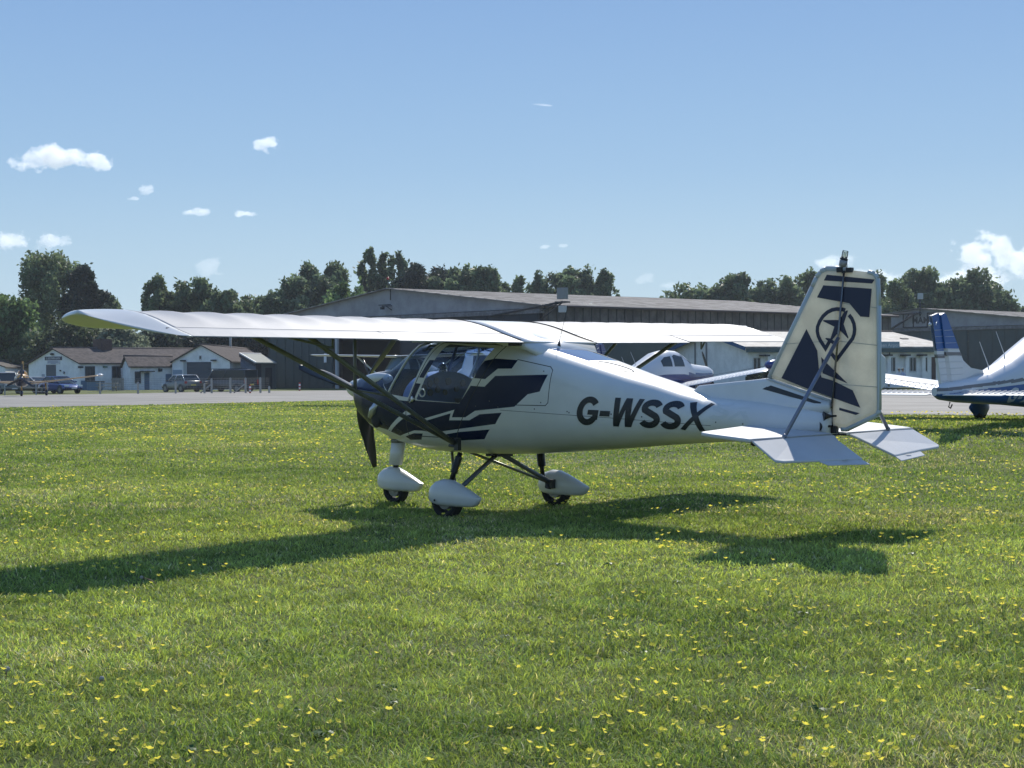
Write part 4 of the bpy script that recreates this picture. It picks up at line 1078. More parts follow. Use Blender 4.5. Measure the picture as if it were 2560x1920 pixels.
# ---------------------------------------------------------------- hangars
hang = mat('hangar_panel', (.33, .335, .35), .8, noise=.25, nscale=.5, bump=.1, bscale=3)
sheet = mat('hangar_sheeting', (.135, .125, .115), .8, noise=.45, nscale=.9)
sheetg = mat('hangar_door_green', (.045, .075, .075), .7, noise=.15, nscale=.4)
roofh = mat('hangar_roof', (.36, .335, .31), .8, noise=.3, nscale=.6, col2=(.19, .17, .155), spec=.15)
inside = mat('hangar_inside_shade', (.02, .024, .03), .9)
def hangar(name, label, C1, C0, C2, z0, eave, ridge, lower):
    c = W(*C1, z0); g = W(*C0, z0)-c; l = W(*C2, z0)-c; r_ = root(name, label, 'hangar', c)
    gn = g.normalized(); ln = l.normalized(); e = eave-z0; rg = ridge-z0; mid = g*.5; G = g.length; L = l.length; o = Vector((0, 0, 0))
    # gable panel above the door beam
    zb_ = e-.25
    MB().prism([Z*zb_, g+Z*zb_, g+Z*e, mid+Z*rg, Z*e], ln*.2).build('gable_panel', hang, r_)
    mb = MB(); mb.prism([Z*(zb_-.45)-ln*.3, g+Z*(zb_-.45)-ln*.3, g+Z*(zb_-.06)-ln*.3, Z*(zb_-.06)-ln*.3], ln*.5); mb.build('door_beam', mat('beam_grey', (.20, .20, .205), .8, noise=.4, nscale=2), r_)
    # back and far side walls (also close the inside)
    MB().prism([l, l+g, l+g+Z*e, l+mid+Z*rg, l+Z*e], -ln*.2).build('gable_wall', sheet, r_)
    MB().prism([g+ln*.25, g+l-ln*.25, g+l-ln*.25+Z*e, g+ln*.25+Z*e], -gn*.2).build('side_wall', sheet, r_)
    w = MB().prism([ln*.25+Z*lower, l-ln*.25+Z*lower, l-ln*.25+Z*e, ln*.25+Z*e], gn*.2).build('side_wall', sheet, r_)
    MB().prism([ln*.25, l-ln*.25, l-ln*.25+Z*(lower-.01), ln*.25+Z*(lower-.01)], gn*.21).build('lower_wall', sheetg, r_)
    mb = MB(); n = int(L/1.0)
    for k in range(n):
        p = ln*(.6+(L-1.2)*k/(n-1))-gn*.02; mb.prism([p+Z*(lower+.05), p+ln*.09+Z*(lower+.05), p+ln*.09+Z*(e-.05), p+Z*(e-.05)], -gn*.05)
    mb.build('cladding_strip', mat('strip_dark', (.06, .06, .058), .8), w)
    # roofs as corrugated sheets
    for s_ in (0, 1):
        base = (-gn*.5 if s_ == 0 else g+gn*.5); sl_ = (rg-e)/(G/2); lo_ = base+Z*(e-sl_*.5+.05); hi = mid+Z*(rg+.05)
        N = 20; M_ = 26; vs = []; fs = []
        for i in range(M_+1):
            for j in range(N+1):
                p = lo_.lerp(hi, i/M_)+ln*(-.5+(L+1)*j/N); p.z += .12*(1-((i*2) % 2))*0+.10*((j % 2)*0)+(.015 if i % 2 else 0)
                vs.append(p)
        for i in range(M_):
            for j in range(N): fs.append((i*(N+1)+j, i*(N+1)+j+1, (i+1)*(N+1)+j+1, (i+1)*(N+1)+j))
        mb = MB(); mb.add(vs, fs); rf = mb.build('roof', roofh, r_)
        so_ = rf.modifiers.new('s', 'SOLIDIFY'); so_.thickness = .08
        if s_ == 0:
            mb = MB()
            for i in range(13):
                a = lo_.lerp(hi, (i+.5)/13)+Z*.02; mb.tube([a-ln*.5, a+ln*(L+.5)], .022, 5)
            mb.build('roof_ribs', mat('roof_rib', (.13, .115, .105), .8), rf)
    MB().tube([lo_*0-gn*.55+Z*(e-.1)-ln*.5, -gn*.55+Z*(e-.1)+ln*(L+.5)], .11, 8).build('gutter', ridgem, r_)
    return r_, g, l, gn, ln, e, rg, zb_
C1 = (2.6, 129); C0 = (-25.6, 160); C2 = (40, 160)
r_, g, l, gn, ln, e, rg, zb_ = hangar('large_hangar', 'large low-pitched grey hangar with green sliding doors behind the parked aircraft', C1, C0, C2, -.3, 6.95, 9.25, 4.9)
G = g.length
# sliding doors: green leaves at the far left, open dark bay with leaves pushed back
def leaf(r_, gn, ln, u0, u1, off, z1, m, nm='sliding_door'):
    d = MB().prism([gn*u0-ln*off, gn*u1-ln*off, gn*u1-ln*off+Z*z1, gn*u0-ln*off+Z*z1], ln*.08).build(nm, m, r_)
    mb = MB()
    for t in (0.02, .25, .5, .75, .98):
        p = gn*(u0+(u1-u0)*t)-ln*(off+.02); mb.prism([p, p+gn*.10, p+gn*.10+Z*z1, p+Z*z1], -ln*.04)
    for zz in (.1, z1*.5, z1-.15): mb.prism([gn*(u0+.15)-ln*(off+.025)+Z*zz, gn*(u1-.05)-ln*(off+.025)+Z*zz, gn*(u1-.05)-ln*(off+.025)+Z*(zz+.1), gn*(u0+.15)-ln*(off+.025)+Z*(zz+.1)], -ln*.03)
    mb.build('door_rail', m, d); return d
def Ug(px):   # metres along the gable for a picture column
    lo_, hi = 0, 1
    for _ in range(40):
        t = (lo_+hi)/2; X = C1[0]+(C0[0]-C1[0])*t; D = C1[1]+(C0[1]-C1[1])*t
        if 1280+X/D*FPX > px: lo_ = t
        else: hi = t
    return t*G
dl = leaf(r_, gn, ln, Ug(757), G, .0, zb_-.4, sheetg); leaf(r_, gn, ln, Ug(836), Ug(757)-.02, .14, zb_-.4, sheetg)
onwall(r_, gn, Ug(822), Ug(816), 2.6, 3.5, -ln, 'notice', white, .28, .04)
MB().prism([gn*Ug(846)-ln*.1, gn*Ug(840)-ln*.1, gn*Ug(840)-ln*.1+Z*(zb_-.45), gn*Ug(846)-ln*.1+Z*(zb_-.45)], ln*.2).build('door_post', mat('post_pale', (.4, .43, .45), .7), r_)
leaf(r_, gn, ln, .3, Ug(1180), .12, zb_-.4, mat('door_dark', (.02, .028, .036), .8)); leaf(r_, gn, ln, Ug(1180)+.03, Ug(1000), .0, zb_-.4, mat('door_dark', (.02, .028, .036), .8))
MB().prism([gn*.3+ln*9, g-gn*.3+ln*9, g-gn*.3+ln*9+Z*(e-.1), gn*.3+ln*9+Z*(e-.1)], ln*.1).build('interior_shade_sheet', inside, r_)  # added near-black sheet standing in for the shade inside the open bay
# fixtures
mp_ = gn*Ug(983)-ln*.1
mb = MB(); mb.tube([mp_+Z*(zb_+.9), mp_+Z*(zb_+.9)-ln*.5+gn*.9], .05, 6); mb.tube([mp_+Z*(zb_+.5), mp_+Z*(zb_+.9)-ln*.4+gn*.4], .04, 6); mb.box(mp_-ln*.5+gn*.8+Z*(zb_+.7), (.3, .3, .25)); mb.tube([mp_-gn*.5+Z*(zb_+1.0)-ln*.5, mp_+gn*1.4+Z*(zb_+1.0)-ln*.5], .04, 6); mb.build('bracket_lamp', trimd, r_)
cr = -gn*.2-ln*.3
mb = MB(); mb.tube([gn*6+Z*(e-.75)-ln*.4, cr-gn*2.6+Z*(e+.15)], .09, 6); mb.tube([cr+Z*(e-1.7)+gn*1, cr-gn*2.6+Z*(e+.1)], .06, 6); mb.tube([cr+Z*(e-.5), cr-gn*2.6+Z*(e+.15)], .05, 6)
mb.box(cr-gn*2.6+Z*(e+.12), (1.1, .7, .12)); mb.build('gantry', mat('gantry_dark', (.035, .038, .042), .8), r_)
q_ = cr-gn*2.6
MB().box(q_+Z*(e+.85), (.8, .5, .95)).build('floodlight', mat('flood_grey', (.2, .22, .22), .5), r_); MB().box(q_+Z*(e-.45), (.6, .4, .55), .4).build('floodlight', mat('flood_pale', (.42, .45, .45), .4), r_)
mp_ = mid_ = g*.5
MB().tube([g*.5+Z*(rg+.1), g*.5+Z*(rg-1.1)], .06, 6).build('conduit', trimd, r_)
MB().ell(g*.5+gn*.4+Z*(rg+1.0), (.15, .15, .13)).build('obstruction_lamp', mat('red_lamp', (.45, .02, .02), .3), r_)
MB().tube([g*.5+gn*.4+Z*(rg), g*.5+gn*.4+Z*(rg+.9)], .05, 6).build('lamp_pole', trimd, r_)

H1 = (68, 184.5); H0_ = (40, 215.5); H2 = (100, 213)
r_, g, l, gn, ln, e, rg, zb_ = hangar('second_hangar', 'second grey hangar with bright roof and black lettering behind the aircraft tail at right', H1, H0_, H2, -.3, 6.95, 9.25, 4.9)
G = g.length
for k in range(6): leaf(r_, gn, ln, .3+(G-.6)*k/6+.02, .3+(G-.6)*(k+1)/6, .0 if k % 2 else .14, zb_-.4, sheetg)
def Uh(px):
    lo_, hi = 0, 1
    for _ in range(40):
        t = (lo_+hi)/2; X = H1[0]+(H0_[0]-H1[0])*t; D = H1[1]+(H0_[1]-H1[1])*t
        if 1280+X/D*FPX > px: lo_ = t
        else: hi = t
    return t*G
wall_text(r_, 'MAM', gn*Uh(2302)-ln*.03+Z*(zb_+.62), -gn, -ln, 1.12, ink, bold=.045, spacing=1.05)
mb = MB()
for a, b in (((2260, 2.0), (2260, .1)), ((2260, .1), (2320, .1)), ((2285, .1), (2285, 1.9)), ((2320, .1), (2320, 1.9)), ((2320, 1.9), (2352, 1.9)), ((2352, 1.9), (2352, .5))):
    mb.tube([gn*Uh(a[0])-ln*.12+Z*(zb_+a[1]), gn*Uh(b[0])-ln*.12+Z*(zb_+b[1])], .07, 6)
mb.build('sign_frame', trimd, r_)
mb = MB().tube([gn*Uh(2234)+Z*(zb_-.1)-ln*.6, gn*Uh(2300)+Z*(zb_+2.0)-ln*.6], .14, 6); mb.tube([gn*Uh(2240)+Z*(zb_+1.9)-ln*.6, gn*Uh(2310)+Z*(zb_+1.9)-ln*.6], .14, 6); mb.tube([gn*Uh(2270)+Z*(zb_+1.0)-ln*.6, gn*Uh(2280)+Z*(zb_+1.95)-ln*.6], .12, 6); mb.build('gantry', mat('gantry_dark', (.035, .038, .042), .8), r_)
mb = MB().tube([gn*Uh(2304)+Z*(zb_+1.5)-ln*.3, gn*Uh(2304)+Z*(rg+1.2)-ln*.3], .08, 6); mb.build('lamp_pole', trimd, r_)
MB().box(gn*Uh(2305)+Z*(rg+1.6)-ln*.3, (.7, .5, .8), .4).build('floodlight', mat('flood_pale', (.42, .45, .45), .4), r_)

# white clubhouse with blue bargeboards
roofc = mat('clubhouse_roof', (.36, .345, .32), .7, noise=.3, nscale=1.2, col2=(.20, .185, .17))
r_, g, l, gn, ln, e, rg = house('clubhouse', 'low white clubhouse with blue bargeboards and a sign board on its pale roof', 1871, 120, 1691, 132, 2368, 127, 3.15, 4.45, white, roofc, z0=-.2, over=.5, hip=1.6)
gN, sN = normals(gn, ln); L_ = l.length; G = g.length
blueb = mat('bargeboard_blue', (.03, .10, .22), .5)
sl_ = (rg-e)/(G/2)
MB().prism([-gn*.5+Z*(e-.5*sl_-.2)-ln*.54, g*.5+Z*(rg-.2)-ln*.54, g*.5+Z*(rg+.12)-ln*.54, -gn*.5+Z*(e-.5*sl_+.12)-ln*.54], -ln*.05).build('bargeboard', blueb, r_)
MB().prism([g+gn*.5+Z*(e-.5*sl_-.2)-ln*.54, g*.5+Z*(rg-.2)-ln*.545, g*.5+Z*(rg+.12)-ln*.545, g+gn*.5+Z*(e-.5*sl_+.12)-ln*.54], -ln*.05).build('bargeboard', blueb, r_)
MB().prism([-gn*.55-ln*.5+Z*(e-.45), -gn*.55+l+Z*(e-.45), -gn*.55+l+Z*(e-.12), -gn*.55-ln*.5+Z*(e-.12)], -gn*.04).build('fascia', mat('fascia_teal', (.05, .09, .10), .6), r_)
def Uc(px):
    lo_, hi = 0, 1
    for _ in range(40):
        t = (lo_+hi)/2; D = 120+7*t; X = Xof(1871, 120)+(Xof(2368, 127)-Xof(1871, 120))*t
        if 1280+X/D*FPX < px: lo_ = t
        else: hi = t
    return t*L_
for a, b, mu in ((1884, 1900, 1), (1938, 1946, 0), (1985, 1999, 1), (2225, 2237, 1), (2267, 2289, 2), (2306, 2317, 1)):
    window(r_, ln, Uc(a), Uc(b), 1.35, 2.45, sN, mu)
onwall(r_, ln, Uc(2329), Uc(2339), 0, 2.5, sN, 'door', mat('door_brown', (.07, .04, .035), .7), .04, .05)
for px_ in (2214, 2259, 2300, 1915, 1960, 2005): MB().prism([ln*Uc(px_)+Z*0, ln*(Uc(px_)+.35)+Z*0, ln*(Uc(px_)+.35)+Z*2.65, ln*Uc(px_)+Z*2.65], sN*.32).build('buttress', white, r_)
for px_ in (2211, 2256, 2297, 1905): MB().box(ln*Uc(px_)+sN*.45+Z*2.66, (.5, .7, .13), math.atan2(ln.y, ln.x)+.3).build('bracket', trimd, r_)
mb = MB()
for px_ in (1744, 1773):
    t = (1871-px_)/(1871-1691)*G; mb = MB(); mb.prism([gn*t+gN*.0, gn*(t+.12), gn*(t+.12)+Z*(e+.5), gn*t+Z*(e+.5)], gN*.12); mb.build('downpipe', mat('pipe_grey', (.22, .24, .26), .7), r_)
sgn_ = MB().prism([ln*Uc(2150)-gn*.7+Z*(e-.12), ln*Uc(2237)-gn*.7+Z*(e-.12), ln*Uc(2237)-gn*.7+Z*(e+.42), ln*Uc(2150)-gn*.7+Z*(e+.42)], gn*.05).build('sign_board', mat('sign_blue_grey', (.20, .29, .35), .5), r_)
wall_text(sgn_, 'y Green Airport', ln*Uc(2205)-gn*.705+Z*(e+.0), ln, -gn, .40, mat('sign_white', (.7, .7, .7), .5), center=True)
MB().prism([g*.25+ln*(Uc(2306))+Z*(e+sl_*G*.25+.13), g*.25+ln*(Uc(2322))+Z*(e+sl_*G*.25+.13), g*.22+ln*(Uc(2322))+Z*(e+sl_*G*.22+.13), g*.22+ln*(Uc(2306))+Z*(e+sl_*G*.22+.13)], Z*.06).build('roof_vent', trimd, r_)
MB().tube([ln*Uc(2221)+sN*.2, ln*Uc(2221)+sN*.2+Z*2.9], .04, 6).build('downpipe', trimd, r_)

# ================================================================ OTHER AIRCRAFT
def heading_rz(a):        # a: heading, degrees to the right of the camera's view direction; local x points aft
    f = rh*math.sin(R(a))+fh*math.cos(R(a)); return math.atan2(-f.y, -f.x)
def body_fn(st):
    X_ = [q[0] for q in st]
    def g(x): return [float(np.interp(x, X_, [q[i] for q in st])) for i in range(5)]
    def hyf(x, z):
        _, zb, zt, zm, w = g(x); h = (zt-zm) if z > zm else (zm-zb); t = min(1, abs(z-zm)/max(h, 1e-4)); return w*(1-t**2.5)**(1/2.5)
    return g, hyf
def body_mesh(g, x0, x1, matf, n=60, N=28):
    mb = MB(); rings = []
    for i in range(n+1):
        x = x0+(x1-x0)*i/n; _, zb, zt, zm, w = g(x); q = []
        for k in range(N):
            a = 2*math.pi*(k+.5)/N; c, s = math.cos(a), math.sin(a); q.append((x, w*math.copysign(abs(c)**.8, c), zm+((zt-zm) if s > 0 else (zm-zb))*math.copysign(abs(s)**.8, s)))
        rings.append(q)
    vs = [p for q in rings for p in q]
    for i in range(n):
        for k in range(N):
            f = (i*N+k, i*N+(k+1) % N, (i+1)*N+(k+1) % N, (i+1)*N+k)
            cx = sum(vs[j][0] for j in f)/4; cz = sum(vs[j][2] for j in f)/4
            mb.f.append(f); mb.mi.append(matf(cx, cz)); mb.sm.append(True)
    mb.v = vs; mb.f += [tuple(range(N-1, -1, -1)), tuple(range(n*N, (n+1)*N))]; mb.mi += [matf(x0, 9), matf(x1, 9)]; mb.sm += [False, False]
    return mb
def simple_wing(sy, x0, c0, c1, y0, y1, z0, dih, th, sweep=0, inc=.05):
    mb = MB(); secs = []; n = 14
    for i in range(n+1):
        t = i/n; y = y0+(y1-y0)*t; c = c0+(c1-c0)*t; xl = x0+sweep*t; z = z0+dih*(y-y0); e = 1 if t < .93 else math.sqrt(max(.02, 1-((t-.93)/.075)**2)); q = []
        for j in range(11):
            s = j/10; f = 2.6*(.2969*math.sqrt(s)-.126*s-.3516*s*s+.2843*s**3-.1036*s**4); q.append((xl+c*(.5+(s-.5)*e), sy*y, z-inc*s*c+f*th*e*.62))
        for j in range(10, -1, -1):
            s = j/10; f = 2.6*(.2969*math.sqrt(s)-.126*s-.3516*s*s+.2843*s**3-.1036*s**4); q.append((xl+c*(.5+(s-.5)*e), sy*y, z-inc*s*c-f*th*e*.38-.002))
        secs.append(q)
    mb.loft(secs); return mb
def patch(g_hyf, poly): return (poly, [tuple(t) for t in flatpoly(poly)])
acwhite = mat('aircraft_white', (.62, .63, .64), .35, coat=.2)
def small_wheel(x, y, z, r, w, parent, spat=None, sm_=None):
    wo = MB().tube([(x, y-w/2, z+r), (x, y-w*.35, z+r), (x, y+w*.35, z+r), (x, y+w/2, z+r)], [r*.88, r, r, r*.88], 18).build('wheel', rubber, parent)
    MB().tube([(x, y-w*.52, z+r), (x, y+w*.52, z+r)], r*.5, 12).build('rim', mat('rim_metal', (.22, .22, .21), .4, metal=.6), wo)
    if spat:
        mb = MB(); secs = []
        for t, h in ((0, .02), (.06, .5), (.25, .95), (.45, 1), (.7, .7), (.9, .3), (1, .06)):
            secs.append([(x-r*1.35+r*3.3*t, y+w*.8*h**.6*math.cos(a), z+r*1.15+r*1.05*h*math.sin(a)) for a in np.linspace(0, 2*math.pi, 15)[:-1]])
        mb.loft(secs); mb.build('wheel_spat', sm_, parent)

def low_wing(name, label, loc, a, z, colors, gear=0.0, reg=None, span=4.8, fin=True, prop_ang=20, canopy='cabin', wingmat=None, tipmat=None, dih=.115, inc=.05, th=.30, tipr=(.62, .20, .095)):
    white_, low_, stripe_ = colors
    r_ = root(name, label, 'aircraft', W(loc[0], loc[1], z), heading_rz(a))
    o = 3.0
    st = [(0-o, .95, 1.25, 1.10, .16), (.08-o, .82, 1.36, 1.10, .30), (.4-o, .66, 1.44, 1.05, .46), (1.2-o, .58, 1.50, 1.0, .54), (1.7-o, .56, 1.56, 1.0, .57), (2.1-o, .56, 1.84, 1.02, .58), (2.5-o, .56, 2.0, 1.05, .58), (3.1-o, .57, 2.03, 1.05, .58), (3.7-o, .60, 1.93, 1.05, .55), (4.3-o, .64, 1.68, 1.02, .48), (4.9-o, .68, 1.43, .99, .38), (5.6-o, .71, 1.22, .96, .28), (6.4-o, .75, 1.13, .95, .19), (6.9-o, .80, 1.08, .94, .13), (7.1-o, .87, 1.0, .94, .05)]
    if canopy == 'bubble': st = [(q[0], q[1], min(q[2], 1.42 if q[0]+o < 4.5 else q[2]), q[3], q[4]*.8) for q in st]
    g, hyf = body_fn(st)
    def line(x): return .90+.26*np.clip((6.9-o-x)/3.6, 0, 1)
    def mf(x, zz):
        if zz > 5: return 0
        l = line(x)
        return 1 if zz < l else (2 if l+.045 < zz < l+.10 and x > .2-o else 0)
    body = body_mesh(g, -o, 7.1-o, mf, 260 if reg else 90, 140 if reg else 64).build('fuselage', [white_, low_, stripe_], r_)
    # windows
    if canopy == 'cabin':
        for P in ([(2.45-o, 1.42), (2.50-o, 1.78), (2.95-o, 1.86), (3.12-o, 1.80), (3.12-o, 1.42)], [(3.24-o, 1.42), (3.24-o, 1.80), (3.6-o, 1.76), (3.85-o, 1.62), (3.80-o, 1.42)]):
            hull_decal('window', [patch(hyf, P)], mat('cabin_window', (.04, .05, .055), .06), body, hyf=hyf, off=(0, 0, 0), lift=.006, cell=.12)
        mb = MB()
        for i in range(8):
            for j in range(1):
                pass
        q0 = []; q1 = []
        for y in np.linspace(-.48, .48, 9):
            t = abs(y)/.58; q0.append((1.72-o+.25*t*t, y, 1.575-.06*t)); q1.append((2.36-o+.25*t*t, y*.86, 1.965-.13*t))
        mb.add(q0+q1, [(i, i+1, 9+i+1, 9+i) for i in range(8)], 0, True)
        mb.build('windscreen', mat('screen_pale', (.10, .13, .13), .05), body)
    else:
        mb = MB(); secs = []
        for x, h in ((1.8, .02), (1.9, .16), (2.2, .28), (2.7, .32), (3.4, .26), (4.1, .12), (4.5, .01)):
            secs.append([(x-o, .36*math.cos(t)*(h/.32)**.4, 1.38+h*max(-.1, math.sin(t))) for t in np.linspace(0, 2*math.pi, 17)[:-1]])
        mb.loft(secs); mb.build('canopy', glass('canopy_glass', (.75, .8, .85), 1.0), body)
        MB().box((2.75-o, 0, 1.5), (.25, .3, .3)).build('headrest', blackp, body)
    for sy in (-1, 1):
        wmb = simple_wing(sy, 2.35-o, 1.65, 1.15, .5, span, .80, dih, th, .1, inc)
        for k in range(26):      # pressed skin ribs on the flap and aileron
            y = .7+(span-1.2)*k/26; t = (y-.5)/(span-.5); c = 1.65-.5*t; xa = 2.35-o+.1*t+c*.78; z1 = .80+dih*(y-.5)-inc*.78*c+th*.62*.36; z2 = .80+dih*(y-.5)-inc*.97*c+th*.62*.075
            wmb.tube([(xa, sy*y, z1), (xa+c*.17, sy*(y-.0), z2)], .008, 4)
        w = wmb.build('wing', wingmat or white_, r_)
        MB().ell((3.05-o, sy*(span-.02), .80+dih*(span-.5)), tipr, 16, 8).build('wing_tip', tipmat or low_, w)
        mb = MB(); zt = .80-.08
        mb.tube([(3.62-o, sy*.6, .83), (3.40-o, sy*(span-.3), .81+dih*(span-.8))], .006, 5); mb.build('flap_gap', seam, w)
        # gear
        small_wheel(3.05-o, sy*1.5, gear, .19, .14, r_, True, low_)
        MB().tube([(3.05-o, sy*1.5, gear+.3), (3.05-o, sy*1.45, .80)], .05, 8).build('gear_leg', white_, r_)
        # stabilator
        mb = simple_wing(sy, 6.15-o, .80, .72, .10, 1.95, .925, 0, .07)
        for k in range(17):
            y = .22+1.62*k/16; mb.tube([(6.45-o, sy*y, .958), (6.86-o, sy*(y+.015), .915)], .007, 4, 1)
        sb = mb.build('tailplane', [white_, mat('rib_shade', (.45, .46, .48), .5)], r_)
        tb = MB().prism([(6.955-o, sy*.15, .890), (7.10-o, sy*.15, .877), (7.10-o, sy*1.2, .877), (6.955-o, sy*1.2, .890)], (0, 0, .012)).build('trim_tab', white_, sb)
    small_wheel(.95-o, 0, gear, .17, .13, r_, True, low_); MB().tube([(.95-o, 0, gear+.3), (.9-o, 0, .75)], .05, 8).build('gear_leg', white_, r_)
    # fin, rudder
    FB = [(5.5-o, 1.22), (5.95-o, 1.27), (6.25-o, 1.42), (6.45-o, 1.70), (6.80-o, 2.20), (6.86-o, 2.235), (6.97-o, 2.20), (6.68-o, .98), (6.2-o, 1.05)]
    RB = [(6.985-o, 2.235), (7.20-o, 2.18), (7.19-o, 2.14), (6.92-o, 1.02), (6.90-o, .93), (6.70-o, .95)]
    for nm, P, th, nd in (('fin', FB, .10, 1.62), ('rudder', RB, .05, 1.58)):
        n = len(P); mb = MB(); cxx = sum(p[0] for p in P)/n; czz = sum(p[1] for p in P)/n
        rings = []
        for k, yy in ((.82, -th/2), (1, 0), (.82, th/2)): rings.append([(cxx+(p[0]-cxx)*(k if nm == 'fin' else 1), yy, czz+(p[1]-czz)*(k if nm == 'fin' else 1)) for p in P])
        mb.loft(rings, sm=False); ob = mb.build(nm, white_, r_)
        # coloured top and stripes, as thin skins
        def skins(z0_, z1_, m_, nm2, lift):
            Q = []
            for i in range(n):
                a_, b_ = P[i], P[(i+1) % n]
                if z0_ <= a_[1] <= z1_: Q.append(a_)
                for zz in ((z0_, z1_) if b_[1] > a_[1] else (z1_, z0_)):
                    if (a_[1]-zz)*(b_[1]-zz) < 0:
                        t = (zz-a_[1])/(b_[1]-a_[1]); Q.append((a_[0]+(b_[0]-a_[0])*t, zz))
            if len(Q) < 3: return
            mb = MB(); k = len(Q)
            for s in (-1, 1): mb.add([(cxx+(q[0]-cxx)*1.0, s*(th/2+lift), q[1]) for q in Q], [tuple(range(k))])
            mb.add([(q[0], -(th/2+lift), q[1]) for q in Q]+[(q[0], (th/2+lift), q[1]) for q in Q], [(i, (i+1) % k, k+(i+1) % k, k+i) for i in range(k)])
            mb.build(nm2, m_, ob, fix=False)
        if fin and nm == 'fin' or fin:
            skins(nd+.03, 2.3, low_ if canopy == 'cabin' else white_, 'coloured_tip', .003); skins(nd-.09, nd-.03, stripe_, 'tail_stripe', .003)
        mb = MB()
        for k in range(9):
            zz = 1.12+.055*1.9*k; xa = np.interp(zz, [.98, 2.2], [6.69-o, 6.96-o]) if nm == 'rudder' else np.interp(zz, [1.42, 2.2], [6.30-o, 6.80-o]); xb = np.interp(zz, [1.02, 2.14], [6.91-o, 7.18-o]) if nm == 'rudder' else np.interp(zz, [.98, 2.2], [6.66-o, 6.93-o])
            for s in (-1, 1): mb.tube([(xa, s*(th/2+.003), zz), (xb, s*(th/2+.003), zz-.01)], .0035, 4)
        mb.build('skin_ribs', mat('rib_shade', (.45, .46, .48), .5) if False else white_, ob)
    MB().tube([(6.70-o, -.052, .99), (6.985-o, -.052, 2.2)], .008, 5).build('rudder_gap', seam, r_)
    if canopy == 'cabin':
        MB().tube([(7.0-o, 0, 2.12), (7.45-o, .25, 2.02)], .006, 5).build('static_aerial', acwhite, r_)
        MB().ell((7.22-o, 0, 2.04), (.03, .03, .03)).build('tail_light', acwhite, r_)
        for x in (4.75, 5.3):
            zt = g(x-o)[2]; MB().tube([(x-o, -.04, zt-.01), (x+.02-o, -.04, zt+.06), (x+.30-o, -.04, zt+.46)], [.02, .008, .005], 6).build('aerial', acwhite, r_)
        MB().tube([(6.62-o, 0, .76), (6.66-o, 0, .68), (6.60-o, 0, .66), (6.55-o, 0, .72)], .012, 6).build('tie_down_ring', blackp, r_)
    # propeller
    sp = MB().tube([(-.22-o, 0, 1.1), (-.2-o, 0, 1.1), (-.1-o, 0, 1.1), (0-o, 0, 1.1)], [.01, .06, .13, .16], 16).build('spinner', acwhite if canopy == 'cabin' else low_, r_)
    for k in range(2 if canopy == 'cabin' else 3):
        an = R(prop_ang)+k*2*math.pi/(2 if canopy == 'cabin' else 3); d = Vector((0, math.sin(an), math.cos(an))); tt = Vector((.5, math.cos(an), -math.sin(an))).normalized()
        MB().loft([[Vector((-.08-o, 0, 1.1))+d*rr0+tt*c*s1+Vector((1, 0, 0))*s2*.01 for s1, s2 in ((-1, 0), (0, 1), (1, 0), (0, -1))] for rr0, c in ((.08, .05), (.4, .085), (.8, .07), (.95, .03))], sm=False).build('propeller_blade', bladem, sp)
    if reg:
        v, f = text_mesh(reg[0], .34, .012, 0, 1.15); w_ = max(a_[0] for a_ in v)
        # two rows as painted: one high and one low on the flank
        zz = reg[1]
        # starboard side reads towards the nose (decreasing x)
        for side in (-1, 1):
            pv = [((reg[2]-o)+(a_[0] if side < 0 else -a_[0]+w_), zz+a_[1]) for a_ in v]
            hull_decal('registration_lettering', [(pv, f)], mat('reg_pale', (.55, .58, .62), .4), body, hyf=hyf, off=(0, 0, 0), lift=.005, sides=(side,), cell=.1)
    return r_
pblue = mat('piper_blue', (.018, .10, .32), .4, coat=.05); pstripe = mat('piper_stripe', (.16, .15, .15), .4)
pip = low_wing('touring_aircraft', 'blue and white low-wing touring aircraft seen from behind at the right edge', (Xof(2352, 25)+3.9*math.sin(R(47)), 25+3.9*math.cos(R(47))), 47, .06, (acwhite, pblue, pstripe), gear=.36, reg=('G-BXT', .74, 4.15))
dnavy = mat('royal_blue', (.012, .03, .16), .2, coat=.6)
lw2 = low_wing('touring_aircraft', 'white low-wing aircraft with blue belly and blue wing tips seen beyond the rear fuselage', (Xof(1660, 56), 56), 40, .08, (acwhite, dnavy, acwhite), gear=.12, prop_ang=-20, tipmat=dnavy, dih=.15, inc=.17, th=.46, tipr=(.72, .30, .21))
gold = mat('gold_paint', (.55, .30, .06), .3, coat=.5); dk = mat('trainer_navy', (.02, .025, .05), .3, coat=.4); goldw = mat('gold_wing', (.42, .26, .10), .35, coat=.3)
yt = low_wing('training_aircraft', 'gold and navy training aircraft with bubble canopy facing the camera at far left', (Xof(55, 98), 98), 163, -.05, (gold, dk, dk), gear=0, canopy='bubble', prop_ang=-4, span=4.9, wingmat=goldw, tipmat=acwhite)

